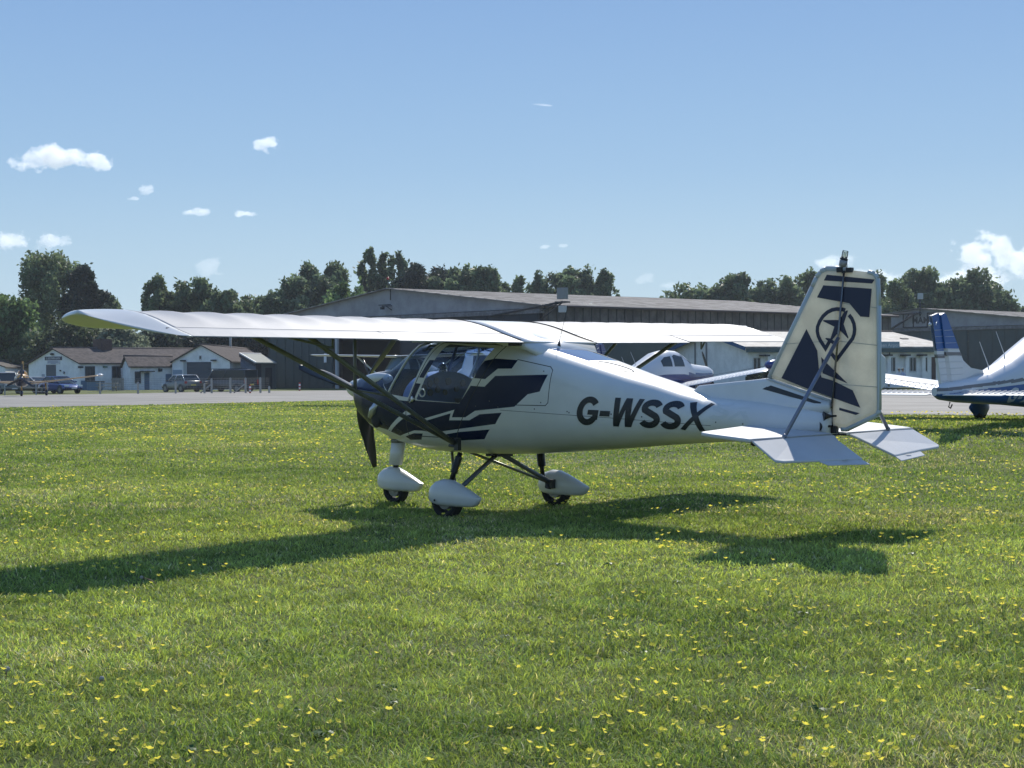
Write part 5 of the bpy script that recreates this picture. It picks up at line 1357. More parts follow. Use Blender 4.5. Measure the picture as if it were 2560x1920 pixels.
def high_wing(label, X, D, a):
    z = float(hgt(X, D)); r_ = root('high_wing_aircraft', label, 'aircraft', W(X, D, z), heading_rz(a)); o = 2.0
    st = [(0-o, .95, 1.15, 1.05, .14), (.06-o, .82, 1.28, 1.05, .30), (.5-o, .66, 1.36, 1.02, .44), (1.15-o, .58, 1.42, 1.0, .50), (1.3-o, .56, 1.55, 1.0, .52), (1.75-o, .55, 1.98, 1.05, .54), (2.6-o, .55, 2.0, 1.05, .54), (3.3-o, .60, 1.78, 1.05, .45), (4.2-o, .68, 1.45, 1.02, .30), (6.0-o, .85, 1.22, 1.02, .12), (6.6-o, .92, 1.12, 1.02, .05)]
    g, hyf = body_fn(st); lowm = mat('high_wing_navy', (.03, .06, .16), .3, coat=.4)
    b = body_mesh(g, -o, 6.6-o, lambda x, zz: 1 if zz < .98 and zz < 5 else 0, 70, 40).build('fuselage', [acwhite, lowm], r_)
    for P in ([(1.75-o, 1.35), (1.80-o, 1.86), (2.35-o, 1.88), (2.35-o, 1.35)], [(2.45-o, 1.38), (2.45-o, 1.86), (2.85-o, 1.80), (3.0-o, 1.40)]):
        hull_decal('window', [patch(hyf, P)], mat('cabin_window', (.04, .05, .055), .06), b, hyf=hyf, off=(0, 0, 0), lift=.006, cell=.12)
    q0 = []; q1 = []
    for y in np.linspace(-.46, .46, 9):
        t = abs(y)/.5; q0.append((1.16-o+.22*t*t, y, 1.47-.05*t)); q1.append((1.68-o+.1*t*t, y*.95, 1.965-.07*t))
    mb = MB(); mb.add(q0+q1, [(i, i+1, 9+i+1, 9+i) for i in range(8)], 0, True); mb.build('windscreen', mat('screen_pale', (.10, .13, .13), .05), b)
    for sy in (-1, 1):
        w = simple_wing(sy, 1.55-o, 1.55, 1.2, 0.02, 5.1, 2.0, .02, .24, .1).build('wing', acwhite, r_)
        MB().tube([(1.95-o, sy*.5, .70), (2.1-o, sy*2.6, 2.02)], .035, 8).build('lift_strut', acwhite, r_)
        small_wheel(2.35-o, sy*1.15, 0, .19, .14, r_, True, acwhite); MB().tube([(2.35-o, sy*1.12, .25), (2.3-o, sy*.35, .65)], .03, 8).build('gear_leg', acwhite, r_)
        simple_wing(sy, 5.75-o, .85, .6, .05, 1.6, 1.10, 0, .06).build('tailplane', acwhite, r_)
    small_wheel(.7-o, 0, 0, .16, .12, r_, True, acwhite); MB().tube([(.7-o, 0, .25), (.65-o, 0, .7)], .04, 8).build('gear_leg', acwhite, r_)
    P = [(5.4-o, 1.25), (5.9-o, 1.5), (6.3-o, 2.3), (6.7-o, 2.3), (6.55-o, 1.1)]
    MB().prism([(x, -.03, zz) for x, zz in P], (0, .06, 0)).build('fin', acwhite, r_)
    sp = MB().tube([(-.2-o, 0, 1.05), (-.1-o, 0, 1.05), (0-o, 0, 1.05)], [.02, .1, .14], 14).build('spinner', acwhite, r_)
    for k in range(2):
        an = .4+k*math.pi; d = Vector((0, math.sin(an), math.cos(an)))
        MB().tube([Vector((-.08-o, 0, 1.05)), Vector((-.08-o, 0, 1.05))+d*.85], [.05, .03], 6).build('propeller_blade', bladem, sp)
    return r_
high_wing('white high-wing aircraft in front of the dark hangar doors, seen past the propeller', Xof(1010, 61), 61, 215)

# ================================================================ CARS AND VAN
tailred = mat('lamp_red', (.35, .01, .01), .25); headl = mat('headlamp', (.75, .78, .8), .1); plate_y = mat('plate_yellow', (.6, .48, .08), .5); plate_w = mat('plate_white', (.6, .6, .6), .5)
def car(name, label, px, D, a, L, Wd, H, paint, kind='hatch', low=None, roofm=None, cat='car', z0=None):
    """local x forward; a: heading in degrees right of the view direction"""
    f = rh*math.sin(R(a))+fh*math.cos(R(a)); p = W(Xof(px, D), D)
    if z0 is not None: p.z = z0
    r_ = root(name, label, cat, p, math.atan2(f.y, f.x))
    hw = Wd/2; h = L/2
    if kind == 'van': prof = [(-h, .35, 1.0), (-h+.03, .3, 1.02), (-h*.5, .25, 1.05), (h*.45, .25, 1.02), (h*.7, .27, .98), (h*.93, .32, .85), (h, .42, .62)]; cab = [(-h+.02, -h+.10), (h*.42, h*.66)]
    elif kind == 'hatch': prof = [(-h, .42, .85), (-h+.10, .28, .98), (-h*.5, .22, .98), (h*.1, .22, .93), (h*.45, .24, .90), (h*.85, .28, .74), (h, .38, .58)]; cab = [(-h+.12, -h+.62), (h*.10, h*.46)]
    else: prof = [(-h, .42, .72), (-h+.12, .28, .90), (-h*.5, .22, .93), (h*.1, .22, .90), (h*.45, .24, .86), (h*.85, .28, .70), (h, .38, .55)]; cab = [(-h*.86, -h*.45), (h*.05, h*.48)]
    mb = MB(); secs = []
    xs_ = np.interp(np.linspace(0, 1, 25), np.linspace(0, 1, len(prof)), [q[0] for q in prof])
    for x in xs_:
        zb = np.interp(x, [q[0] for q in prof], [q[1] for q in prof]); zt = np.interp(x, [q[0] for q in prof], [q[2] for q in prof])
        e = 1-.16*max(0, abs(x)/h-.75)**1.3*4
        for wx_ in (-h*.62, h*.62):
            pass
        secs.append([(x, -hw*e*.9, zb), (x, -hw*e, zb+.12), (x, -hw*e, (zb+zt)/2+.05), (x, -hw*e*.94, zt-.03), (x, -hw*e*.85, zt), (x, hw*e*.85, zt), (x, hw*e*.94, zt-.03), (x, hw*e, (zb+zt)/2+.05), (x, hw*e, zb+.12), (x, hw*e*.9, zb)])
    mb.loft(secs); body = mb.build('body', paint, r_)
    bv = body.modifiers.new('b', 'BEVEL'); bv.width = .03; bv.segments = 2
    (xb, xrb), (xrf, xf) = cab; zb = prof[2][2]-.03
    # greenhouse glass and roof
    gm = MB(); wr = .80 if kind != 'van' else .90
    gm.loft([[(x0, -hw*.90, zb), (x0, hw*.90, zb), (x1, hw*wr, H-.06), (x1, -hw*wr, H-.06)] for x0, x1 in ((xb, xrb), (xb*.35+xf*.65, xrb*.35+xrf*.65), (xf, xrf))], sm=False)
    gm.build('windows', darkglass, r_)
    rm = MB(); rm.loft([[(x, -hw*wr*k, H-.075), (x, -hw*wr*k*.93, H-.02), (x, 0, H), (x, hw*wr*k*.93, H-.02), (x, hw*wr*k, H-.075)] for x, k in ((xrb-.08, .93), (xrb+.1, 1.0), (0.5*(xrb+xrf), 1.02), (xrf-.05, 1.0), (xrf+.04, .95))]); rm.build('roof', roofm or paint, r_)
    for sy in (-1, 1):
        for x0, x1 in ((xb, xrb), (xf, xrf), ((xb*.4+xf*.6), (xrb*.42+xrf*.58))):
            MB().tube([(x0, sy*hw*.905, zb), (x1, sy*hw*(wr+.005), H-.06)], .035, 6).build('pillar', roofm or paint, r_)
        for x in (-h*.64, h*.63):
            wo = MB().tube([(x, sy*(hw-.20), .31), (x, sy*(hw-.0), .31)], .31, 20).build('wheel', rubber, r_)
            MB().tube([(x, sy*(hw-.01), .31), (x, sy*(hw+.012), .31)], .19, 14).build('rim', mat('rim_metal', (.22, .22, .21), .4, metal=.6), wo)
            MB().tube([(x, sy*(hw-.1), .36), (x, sy*(hw+.004), .36)], .365, 20).build('wheel_arch', trimd, r_)
        MB().box((h-.12, sy*hw*.72, .66 if kind != 'van' else .78), (.16, .34, .14)).build('headlight', headl, r_)
        MB().box((-h+.06, sy*hw*.84, .84), (.14, .2, .18 if kind != 'van' else .42)).build('tail_light', tailred, r_)
        MB().box((h*.40, sy*(hw+.08), .98 if kind != 'van' else 1.15), (.12, .16, .12)).build('wing_mirror', low or paint, r_)
    MB().box((h-.02, 0, .46), (.06, .5, .11)).build('number_plate', plate_w, r_); MB().box((-h+.02, 0, .62), (.08, .5, .11)).build('number_plate', plate_y, r_)
    MB().box((h-.06, 0, .40), (.12, Wd*.86, .16)).build('bumper', low or trimd, r_); MB().box((-h+.06, 0, .42), (.14, Wd*.88, .22)).build('bumper', low or trimd, r_)
    if kind == 'hatch':
        MB().loft([[(-h+.02, -hw*.6, .62), (-h+.02, hw*.6, .62), (-h+.06, hw*.78, .80), (-h+.06, -hw*.78, .80)], [(-h+.10, -hw*.62, .60), (-h+.10, hw*.62, .60), (-h+.16, hw*.80, .82), (-h+.16, -hw*.80, .82)]], sm=False).build('tailgate_panel', trimd, r_)
    return r_
carsilver = mat('car_silver_green', (.12, .135, .13), .3, metal=.4, coat=.6); carblue = mat('car_blue', (.02, .05, .20), .25, metal=.2, coat=.7); vanm = mat('van_grey', (.035, .04, .045), .25, coat=.7)
cardark = mat('car_dark', (.03, .035, .045), .25, coat=.6); carpale = mat('car_pale_top', (.55, .56, .57), .3, coat=.5)
car('hatchback', 'small grey-green hatchback with black tailgate parked in front of the grey garage shutter', 453, 131, -46, 3.70, 1.74, 1.51, carsilver, low=trimd, roofm=carpale)  # pale roof colour stands in for its bright reflection
v_ = car('van', 'dark grey camper van with roof rack seen from behind beside the blue corrugated shed', 572, 131, -62, 4.95, 1.92, 1.93, vanm, 'van', cat='van')
MB().box((.1, 0, 1.97), (3.2, 1.3, .07)).build('roof_rack', trimd, v_)
car('saloon_car', 'bright blue saloon car facing the camera beside the yellow trainer wing', 150, 126, 132, 4.3, 1.74, 1.45, carblue, 'saloon')
car('saloon_car', 'dark car with pale roof half hidden behind the gold trainer tail', 92, 129, 128, 4.2, 1.72, 1.40, cardark, 'saloon', roofm=carpale)
car('estate_car', 'dark green four-wheel-drive with pale pillars at the left edge behind the gold trainer', 0, 126, 130, 4.4, 1.85, 1.80, mat('car_green', (.04, .07, .065), .3, coat=.5), 'van', roofm=carpale)

# ================================================================ FENCE, BOLLARDS, GARDEN THINGS
fz = -.27
def post(px, topy, D, w=.11, brace=0, label='', m=postm):
    X = Xof(px, D); p = W(X, D, fz); d = (at(px, topy, D).z)-fz
    r_ = root('fence_post', label, 'fence post', p)
    MB().loft([[(a*w/2, b*w/2, z) for a, b in ((-1, -1), (1, -1), (1, 1), (-1, 1))] for z in (-.1, d-.08)]+[[(a*w/4, b*w/4, d) for a, b in ((-1, -1), (1, -1), (1, 1), (-1, 1))]], sm=False).build('shaft', m, r_)
    if brace:
        MB().tube([(0, 0, d*.62), rh*brace*1.0+Vector((0, 0, .0))], .05, 6).build('brace', m, r_)
    return p, d
PL = [(250, 954, 0, 'slim concrete fence post in front of the long cottage, beside the picnic table'), (345, 954, 0, 'slim concrete fence post in front of the low extension'), (439, 953, 0, 'concrete fence post in front of the small hatchback'), (511, 958, 0, 'short concrete post with a rounded top at the left end of the braced fence'),
      (529, 946, -.9, 'braced concrete fence post in front of the van cab'), (576, 944, 0, 'tall concrete fence post in front of the middle of the van'), (614, 944, -.95, 'braced concrete fence post at the rear corner of the van'), (651, 943, 0, 'tall concrete fence post in front of the corrugated shed'), (673, 965, 0, 'stub of a concrete post beside the green hangar door')]
pts = []
for px, ty, br, lb in PL: pts.append(post(px, ty, 122, .12, br, lb))
fr = root('wire_fence', 'fine wire mesh fence strung between the concrete posts in front of the white buildings', 'fence', pts[0][0])
mb = MB()
A = pts[0][0]-rh*1.0; B = pts[-1][0]
for k in range(8): mb.tube([A+Z*(.12+.15*k)-pts[0][0], B+Z*(.12+.15*k)-pts[0][0]], .006, 4)
n = 60
for k in range(n+1): p = A.lerp(B, k/n)-pts[0][0]; mb.tube([p+Z*.1, p+Z*1.18], .004, 4)
mb.build('mesh', mat('wire', (.20, .22, .23), .6, metal=.4), fr)
# rail fence behind the trainer
fr = root('rail_fence', 'low fence of thin metal rails between the gold trainer and the parked cars', 'fence', W(Xof(40, 118), 118))
for i, px in enumerate((-10, 12, 54, 90, 118)): MB().box(rh*(Xof(px, 118)-Xof(40, 118))+Z*.5, (.07, .07, 1.05)).build('post', mat('rail_grey', (.28, .30, .32), .5), fr)
for k in range(3): MB().tube([rh*(Xof(-30, 118)-Xof(40, 118))+Z*(.25+.3*k), rh*(Xof(122, 118)-Xof(40, 118))+Z*(.25+.3*k)], .018, 5).build('rail', mat('rail_grey', (.28, .30, .32), .5), fr)
redp = mat('bollard_red', (.45, .04, .03), .5)
for px, ty, D, lb in ((625, 962, 121, 'red and white striped bollard behind the van, left of the corrugated shed'), (749, 956, 134, 'red and white striped bollard standing against the green hangar doors')):
    p = W(Xof(px, D), D); r_ = root('striped_bollard', lb, 'bollard', p); h = at(px, ty, D).z-p.z
    MB().tube([(0, 0, 0), (0, 0, h)], .075, 10).build('post', white, r_)
    for k in (0, 2, 4):
        MB().tube([(0, 0, h*(k+.1)/5), (0, 0, h*(k+1)/5)], .079, 10).build('red_band', redp, r_)
p = W(Xof(268, 140), 140); r_ = root('picnic_table', 'weathered picnic bench on the grass in front of the long cottage', 'bench', p, math.atan2(rh.y, rh.x))
wd = mat('weathered_wood', (.26, .24, .20), .85)
MB().box((0, 0, .72), (1.9, .7, .06)).build('table_top', wd, r_)
for s in (-1, 1):
    MB().box((0, s*.65, .42), (1.9, .26, .05)).build('seat', wd, r_); MB().box((s*.7, 0, .36), (.08, 1.3, .08)).build('cross_beam', wd, r_)
    for t in (-1, 1): MB().tube([(s*.7, t*.25, .7), (s*.7, t*.6, 0)], .04, 6).build('leg', wd, r_)
p = W(Xof(240, 147), 147); r_ = root('blue_container', 'low blue storage bin against the long cottage wall', 'bin', p, math.atan2(rh.y, rh.x)); MB().box((0, 0, .42), (1.5, .7, .84)).build('body', bluedoor, r_); MB().box((0, 0, .87), (1.56, .76, .07)).build('lid', trimd, r_)
p = W(Xof(294, 143), 143); r_ = root('wooden_gate', 'grey slatted wooden gate panel beside the picnic bench', 'gate', p, math.atan2(rh.y, rh.x))
for k in range(8): MB().box((-.5+k*.145, 0, .62), (.11, .04, 1.2)).build('slat', mat('grey_slat', (.22, .22, .21), .85), r_)
for zz in (.25, 1.05): MB().box((0, .045, zz), (1.2, .04, .09)).build('rail', mat('grey_slat', (.22, .22, .21), .85), r_)
for k, (px, ln_) in enumerate(((10, .5), (98, 1.0), (112, .3))):
    pass
# poles behind the garage
for px, ty, lb in ((577, 812, 'slim grey pole rising behind the garage roof'), (515, 862, 'short grey pole behind the garage ridge')):
    p = W(Xof(px, 168), 168, -.3); r_ = root('utility_pole', lb, 'pole', p); zt = at(px, ty, 168).z+.3
    MB().tube([(0, 0, 0), (0, 0, zt)], .13, 8).build('shaft', postm, r_); MB().box((0, 0, zt-.15), (.5, .12, .1)).build('cross_arm', postm, r_)

# seated pair outside the clubhouse
def person(px, D, zseat, shirt, label, turn=0):
    p = W(Xof(px, D), D, -.05); r_ = root('person', label, 'person', p, math.atan2(rh.y, rh.x)+turn)
    J = [(0, 0, .48), (0, .02, .78), (0, .03, 1.02), (0, .02, 1.12), (0, 0, 1.22), (0, -.01, 1.33), (-.19, .02, 1.0), (-.25, -.08, .75), (-.12, -.28, .70), (.19, .02, 1.0), (.25, -.08, .75), (.12, -.28, .70), (-.10, -.05, .48), (-.12, -.48, .50), (-.12, -.52, .08), (-.12, -.64, .04), (.10, -.05, .48), (.12, -.48, .50), (.12, -.52, .08), (.12, -.64, .04)]
    Rd = [.15, .14, .15, .06, .085, .08, .06, .045, .035, .06, .045, .035, .09, .07, .05, .04, .09, .07, .05, .04]
    E_ = [(0, 1), (1, 2), (2, 3), (3, 4), (4, 5), (2, 6), (6, 7), (7, 8), (2, 9), (9, 10), (10, 11), (0, 12), (12, 13), (13, 14), (14, 15), (0, 16), (16, 17), (17, 18), (18, 19)]
    me = bpy.data.meshes.new('body'); me.from_pydata(J, E_, []); o = bpy.data.objects.new('body', me); C.objects.link(o); o.parent = r_
    sk = o.modifiers.new('s', 'SKIN')
    for i, q in enumerate(Rd): me.skin_vertices[0].data[i].radius = (q, q*.85)
    me.skin_vertices[0].data[0].use_root = True
    o.modifiers.new('u', 'SUBSURF').levels = 1; o.modifiers['u'].render_levels = 1
    me.materials.append(shirt)
    MB().ell((0, .02, 1.34), (.115, .12, .11)).build('hair', blackp, r_)
    MB().ell((0, -.06, 1.28), (.075, .06, .095)).build('face', mat('skin', (.42, .26, .18), .6), r_)
p = W(Xof(2252, 119), 119, -.05); r_ = root('bench', 'low dark bench under the two seated people outside the clubhouse', 'bench', p+fh*.15, math.atan2(rh.y, rh.x))
MB().box((0, 0, .42), (2.2, .45, .06)).build('seat', wd, r_)
for s in (-1, 1): MB().box((s*.9, 0, .19), (.08, .4, .4)).build('leg', wd, r_)
person(2248, 119, .45, mat('shirt_white', (.5, .52, .58), .8), 'dark-haired person in a pale top sitting on the left of the clubhouse bench')
person(2257, 119, .45, mat('shirt_blue', (.35, .40, .55), .8), 'dark-haired person in a light blue top sitting on the right of the clubhouse bench')

# ================================================================ TREES
def leaf_material(name, trans_=.35):
    m = bpy.data.materials.new(name); m.use_nodes = True; n = m.node_tree; L = n.links; b = n.nodes['Principled BSDF']
    b.inputs['Roughness'].default_value = .5; b.inputs['Specular IOR Level'].default_value = .3
    a = n.nodes.new('ShaderNodeAttribute'); a.attribute_name = 'col'; tr = n.nodes.new('ShaderNodeBsdfTranslucent'); mx = n.nodes.new('ShaderNodeMixShader'); mx.inputs[0].default_value = trans_
    L.new(a.outputs['Color'], b.inputs['Base Color']); L.new(a.outputs['Color'], tr.inputs[0]); L.new(b.outputs[0], mx.inputs[1]); L.new(tr.outputs[0], mx.inputs[2]); L.new(mx.outputs[0], n.nodes['Material Output'].inputs[0])
    return m
leafm = leaf_material('foliage', .5); bark = mat('bark', (.09, .075, .06), .95, noise=.4, nscale=3)
def leaves_mesh(name, P, S_, col, parent, rng):
    n = len(P); a = rng.normal(size=(n, 3)); a /= np.linalg.norm(a, axis=1)[:, None]; b = rng.normal(size=(n, 3)); b -= (b*a).sum(1)[:, None]*a; b /= np.linalg.norm(b, axis=1)[:, None]
    s = S_[:, None]; V = np.stack([P-a*s, P-b*s*.55, P+a*s, P+b*s*.55], 1).reshape(-1, 3)
    me = bpy.data.meshes.new(name); me.vertices.add(4*n); me.vertices.foreach_set('co', V.astype(np.float32).ravel())
    me.loops.add(4*n); me.loops.foreach_set('vertex_index', np.arange(4*n, dtype=np.int32)); me.polygons.add(n)
    me.polygons.foreach_set('loop_start', (np.arange(n)*4).astype(np.int32)); me.polygons.foreach_set('loop_total', np.full(n, 4, np.int32))
    cc = np.concatenate([np.repeat(col, 4, 0), np.ones((4*n, 1))], 1); at_ = me.color_attributes.new('col', 'FLOAT_COLOR', 'POINT'); at_.data.foreach_set('color', cc.astype(np.float32).ravel())
    me.update(); me.materials.append(leafm); o = bpy.data.objects.new(name, me); C.objects.link(o); o.parent = parent; return o
def tree(px, topy, hwpx, D, kind, col, label, basey=None, n=4200, seed=0, name='broadleaf_tree', cat='tree'):
    rng = np.random.default_rng(seed+int(px)*7+int(topy)); X = Xof(px, D); p = W(X, D, -.3); H = at(px, topy, D).z+.3; n = int(n*1.5); Rw = hwpx*D/FPX*(1.42 if kind in ('round', 'conifer', 'feather') else 1.6 if kind == 'poplar' else 1.25)
    zb = (at(px, basey, D).z+.3) if basey else H*(.12 if kind == 'bush' else .28)
    r_ = root(name, label, cat, p, 0, None)
    hc = H-zb; cen = []; rad = []
    if kind == 'round': K = 64
    elif kind == 'feather': K = 80
    elif kind == 'poplar': K = 30
    elif kind == 'conifer': K = 60
    else: K = 26
    for _ in range(K):
        t = rng.random(); u = rng.normal(size=2)
        if kind == 'round':
            v = rng.normal(size=3); v /= np.linalg.norm(v); q = rng.random()**.45
            g_ = 1/max(.78, (abs(v[0])**3+abs(v[2])**3)**(1/3)); c = np.array([v[0]*Rw*.80*q*g_, v[1]*Rw*.74*q, zb+hc*(.50+v[2]*.42*q*g_)]); c[2] = min(c[2], zb+hc*.93); rr_ = Rw*rng.uniform(.20, .33)
        elif kind == 'feather':
            t = rng.random()**.75; w = Rw*(1-t**4.5)**.8*.88+.10*Rw; an = rng.random()*6.28; q = rng.random()**.5; c = np.array([math.cos(an)*w*q, math.sin(an)*w*q, zb+hc*(.05+.85*t-.10*(q*w/Rw)**2*t)]); rr_ = Rw*rng.uniform(.14, .27)
        elif kind == 'poplar':
            t = (_+.5)/K; w = Rw*math.sin(math.pi*min(.95, t*.72+.2))*.6; an = rng.random()*6.28; c = np.array([math.cos(an)*w, math.sin(an)*w, zb+hc*(.04+.92*t)]); rr_ = Rw*rng.uniform(.30, .5)*(1-.5*t)
        elif kind == 'conifer':
            t = rng.random()**.9; w = Rw*(1-t**2.6)*.92; an = rng.random()*6.28; q = rng.random()**.4; c = np.array([math.cos(an)*w*q, math.sin(an)*w*q, zb+hc*(.03+.9*t)]); rr_ = Rw*rng.uniform(.16, .30)*(1-.4*t)
        else:
            v = rng.normal(size=3); v /= np.linalg.norm(v); q = rng.random()**.4; c = np.array([v[0]*Rw*.8*q, v[1]*Rw*.6*q, zb+hc*(.45+v[2]*.38*q)]); rr_ = min(Rw, hc)*rng.uniform(.24, .38)
        cen.append(c); rad.append(rr_)
    cen = np.array(cen); rad = np.array(rad); wgt = rad**2; wgt /= wgt.sum(); idx = rng.choice(K, n, p=wgt)
    v = rng.normal(size=(n, 3)); v /= np.linalg.norm(v, axis=1)[:, None]; q = rng.random(n)**.42
    st_ = np.array([1, 1, 1.0]) if kind in ('round', 'bush') else (np.array([.8, .8, 1.7]) if kind in ('feather', 'poplar') else np.array([1, 1, 1.2]))
    P = cen[idx]+v*(rad[idx]*q)[:, None]*st_
    # stray shoots breaking the outline
    m_ = int(n*.10); sh = rng.choice(n, m_); P = np.concatenate([P, P[sh]+rng.normal(size=(m_, 3))*rad[idx][sh][:, None]*np.array([.35, .35, .5])])
    P = P[P[:, 2] > .1]; P = P[P[:, 2] < H*1.02]; N = len(P); cl = rng.random(K)
    sz = rng.uniform(.20, .42, N)*(.8 if kind == 'feather' else 1)*(D/190)
    base = np.array(col); c_ = base*(.65+.7*np.concatenate([cl[idx], cl[idx][sh]])[:N, None]*.8)*(.7+.6*rng.random((N, 1)))
    leaves_mesh('crown', P, sz, c_, r_, rng)
    mb = MB(); mb.tube([(0, 0, -.1), (0, 0, H*.25), (.1, .1, H*.6), (0, .1, H*.85)], [H*.022+.08, H*.017+.05, H*.009+.03, .03], 8)
    for k in range(7):
        c = cen[rng.integers(K)]; z_ = max(.5, min(c[2]*.75, H*.5)); mb.tube([(0, 0, z_), tuple((c*np.array([.5, .5, 0])+np.array([0, 0, (z_+c[2])/2]))), tuple(c)], [.14, .09, .03], 6)
    mb.build('trunk', bark, r_, fix=False); return r_
G1 = (.17, .225, .115); G2 = (.18, .235, .11); G3 = (.15, .23, .08); GS = (.20, .235, .155); GD = (.045, .065, .045)
TR = [
 (15, 738, 78, 175, 'round', G3, 'bright green rounded tree at the left edge above the old shed', None, 6500),
 (95, 815, 60, 172, 'bush', G2, 'mid green bushy tree between the edge tree and the silver bushes', None, 4500),
 (128, 627, 78, 200, 'feather', G2, 'tall feathery grey-green tree left of the dark conifer', None, 8500),
 (212, 658, 62, 195, 'conifer', GD, 'very dark dense conifer beside the tall feathery tree', None, 9000),
 (282, 732, 28, 205, 'feather', G2, 'slim pale tree just right of the dark conifer', None, 2200),
 (180, 800, 85, 168, 'bush', (.085, .11, .055), 'wide olive bush behind the long cottage gable', None, 6500),
 (300, 812, 72, 166, 'bush', GS, 'silvery willow bush behind the cottage chimney', None, 6500),
 (398, 685, 40, 195, 'feather', G2, 'airy small tree standing left of the gap above the wing', None, 4200),
 (487, 687, 50, 195, 'round', G1, 'rounded dark tree above the outer wing, second right of the sky gap', None, 5200),
 (560, 716, 42, 192, 'round', G1, 'low rounded tree between the dark round tree and the scrubby one', None, 4000),
 (632, 730, 42, 192, 'bush', G2, 'low scrubby tree with a yellow-green top above the middle of the wing', None, 3600),
 (705, 718, 42, 198, 'round', G1, 'dark rounded tree at the foot of the tall clump left of the hangar', None, 4000),
 (775, 655, 48, 205, 'feather', G1, 'tall dark tree with twin tops left of the hangar gable', None, 5200),
 (842, 652, 44, 207, 'feather', G1, 'tall leafy tree between the twin-topped tree and the poplars', None, 4600),
 (868, 698, 60, 180, 'round', G3, 'light green rounded tree in front of the tall dark clump by the hangar gable', None, 5200),
 (922, 622, 30, 210, 'poplar', G1, 'leftmost and tallest narrow poplar above the hangar gable', None, 3400),
 (962, 626, 22, 212, 'poplar', G1, 'thin second poplar above the hangar gable', None, 2300),
 (992, 634, 34, 210, 'poplar', G1, 'broad third poplar above the hangar ridge end', None, 3400),
 (1040, 655, 52, 208, 'round', GD, 'dense dark round tree right of the poplars', None, 5200),
 (1098, 650, 50, 210, 'round', GD, 'widest dark tree in the middle of the clump above the hangar roof', None, 5200),
 (1160, 655, 46, 208, 'round', G1, 'dark tree between the middle of the clump and its feathery right end', None, 4600),
 (1222, 654, 42, 205, 'feather', G1, 'feathery tree closing the right end of the clump above the hangar roof', None, 4200),
 (1300, 690, 26, 215, 'poplar', G2, 'small slender pale tree between the two clumps', None, 2200),
 (1350, 676, 38, 212, 'feather', G1, 'feathery tree at the left of the second clump above the hangar', None, 3400),
 (1408, 657, 44, 212, 'round', G1, 'tallest rounded tree of the second clump above the hangar', None, 4600),
 (1463, 662, 42, 212, 'feather', G1, 'pointed leafy tree just right of the tallest in the second clump', None, 4200),
 (1514, 667, 34, 212, 'feather', G1, 'wind-blown airy tree at the right end of the second clump', None, 3200),
 (1608, 738, 26, 225, 'bush', G2, 'tiny lone tree top peeping over the hangar ridge', None, 1300),
 (1735, 714, 66, 225, 'round', G2, 'low wide rounded tree above the right part of the hangar roof', None, 5200),
 (1848, 684, 46, 222, 'round', G1, 'round tree at the left of the row behind the fin', None, 4600),
 (1908, 684, 42, 224, 'round', G1, 'dark round tree second in the row left of the fin', None, 4200),
 (1968, 683, 44, 222, 'round', G1, 'third round tree touching the leading edge of the fin', None, 4200),
 (2040, 672, 50, 224, 'round', G1, 'tree mostly hidden behind the top of the fin', None, 4200),
 (2196, 670, 30, 226, 'feather', G2, 'airy tree top beside the rudder trailing edge', None, 2600),
 (2238, 702, 42, 215, 'feather', G2, 'pale loose tree right of the rudder', None, 3800),
 (2296, 670, 52, 222, 'round', G1, 'large dark rounded tree above the black lettering of the second hangar', None, 6000),
 (2362, 702, 34, 218, 'round', G2, 'smaller tree in the dip between two large round trees at right', None, 3200),
 (2418, 676, 62, 220, 'round', G1, 'large spreading round tree above the second hangar roof', None, 6800),
 (2496, 722, 44, 222, 'round', G1, 'medium round tree second from the right edge', None, 3800),
 (2545, 738, 34, 222, 'bush', G1, 'low tree at the right edge above the bright hangar roof', None, 2400),
 (2600, 745, 40, 222, 'bush', G1, 'low tree just beyond the right edge of the view', None, 1500),
 (440, 722, 44, 196, 'round', G1, 'low tree filling between the airy small tree and the rounded one above the outer wing', None, 3500),
 (600, 736, 44, 196, 'round', G2, 'low tree joining the rounded and scrubby trees above the wing', None, 3500),
 (668, 736, 42, 200, 'round', G1, 'low tree between the scrubby tree and the tall clump', None, 3200),
 (745, 690, 44, 202, 'round', G1, 'dark tree filling the left shoulder of the tall clump', None, 3800),
 (815, 680, 44, 203, 'round', G1, 'dark tree filling between the twin tops and the leafy tree', None, 3800),
 (1130, 668, 44, 206, 'round', G1, 'dark filler tree in the middle of the hangar clump', None, 3800),
 (1192, 668, 40, 206, 'round', G1, 'filler tree just left of the feathery end of the hangar clump', None, 3500),
 (1262, 696, 26, 208, 'feather', G2, 'small tree sloping down from the right end of the hangar clump', None, 2200),
 (1436, 680, 40, 210, 'round', G1, 'lower tree filling the middle of the second clump', None, 3500),
 (1798, 706, 46, 222, 'round', G1, 'low tree linking the wide tree to the row behind the fin', None, 3800),
 (2332, 700, 44, 221, 'round', G1, 'dark tree filling between the large round tree and the dip at right', None, 3800),
 (2462, 712, 40, 221, 'round', G1, 'tree filling the right shoulder of the large spreading tree', None, 3500),
 (395, 800, 60, 182, 'bush', GD, 'dark hedge tree behind the right part of the long cottage roof', None, 5000),
 (480, 800, 62, 184, 'bush', GD, 'dark hedge tree behind the garage gable', None, 5000),
 (570, 800, 62, 184, 'bush', GD, 'dark hedge tree behind the garage roof', None, 5000),
 (655, 795, 56, 184, 'bush', GD, 'dark hedge tree left of the green hangar doors', None, 4500),
]
for i, (px, ty, hw_, D, kind, col, lab, by, n) in enumerate(TR):
    nm = {'conifer': 'conifer', 'poplar': 'poplar_tree', 'bush': 'bush'}.get(kind, 'broadleaf_tree')
    tree(px, ty, hw_, D, kind, col, lab, by, n, i*31, nm, 'bush' if kind == 'bush' else 'tree')
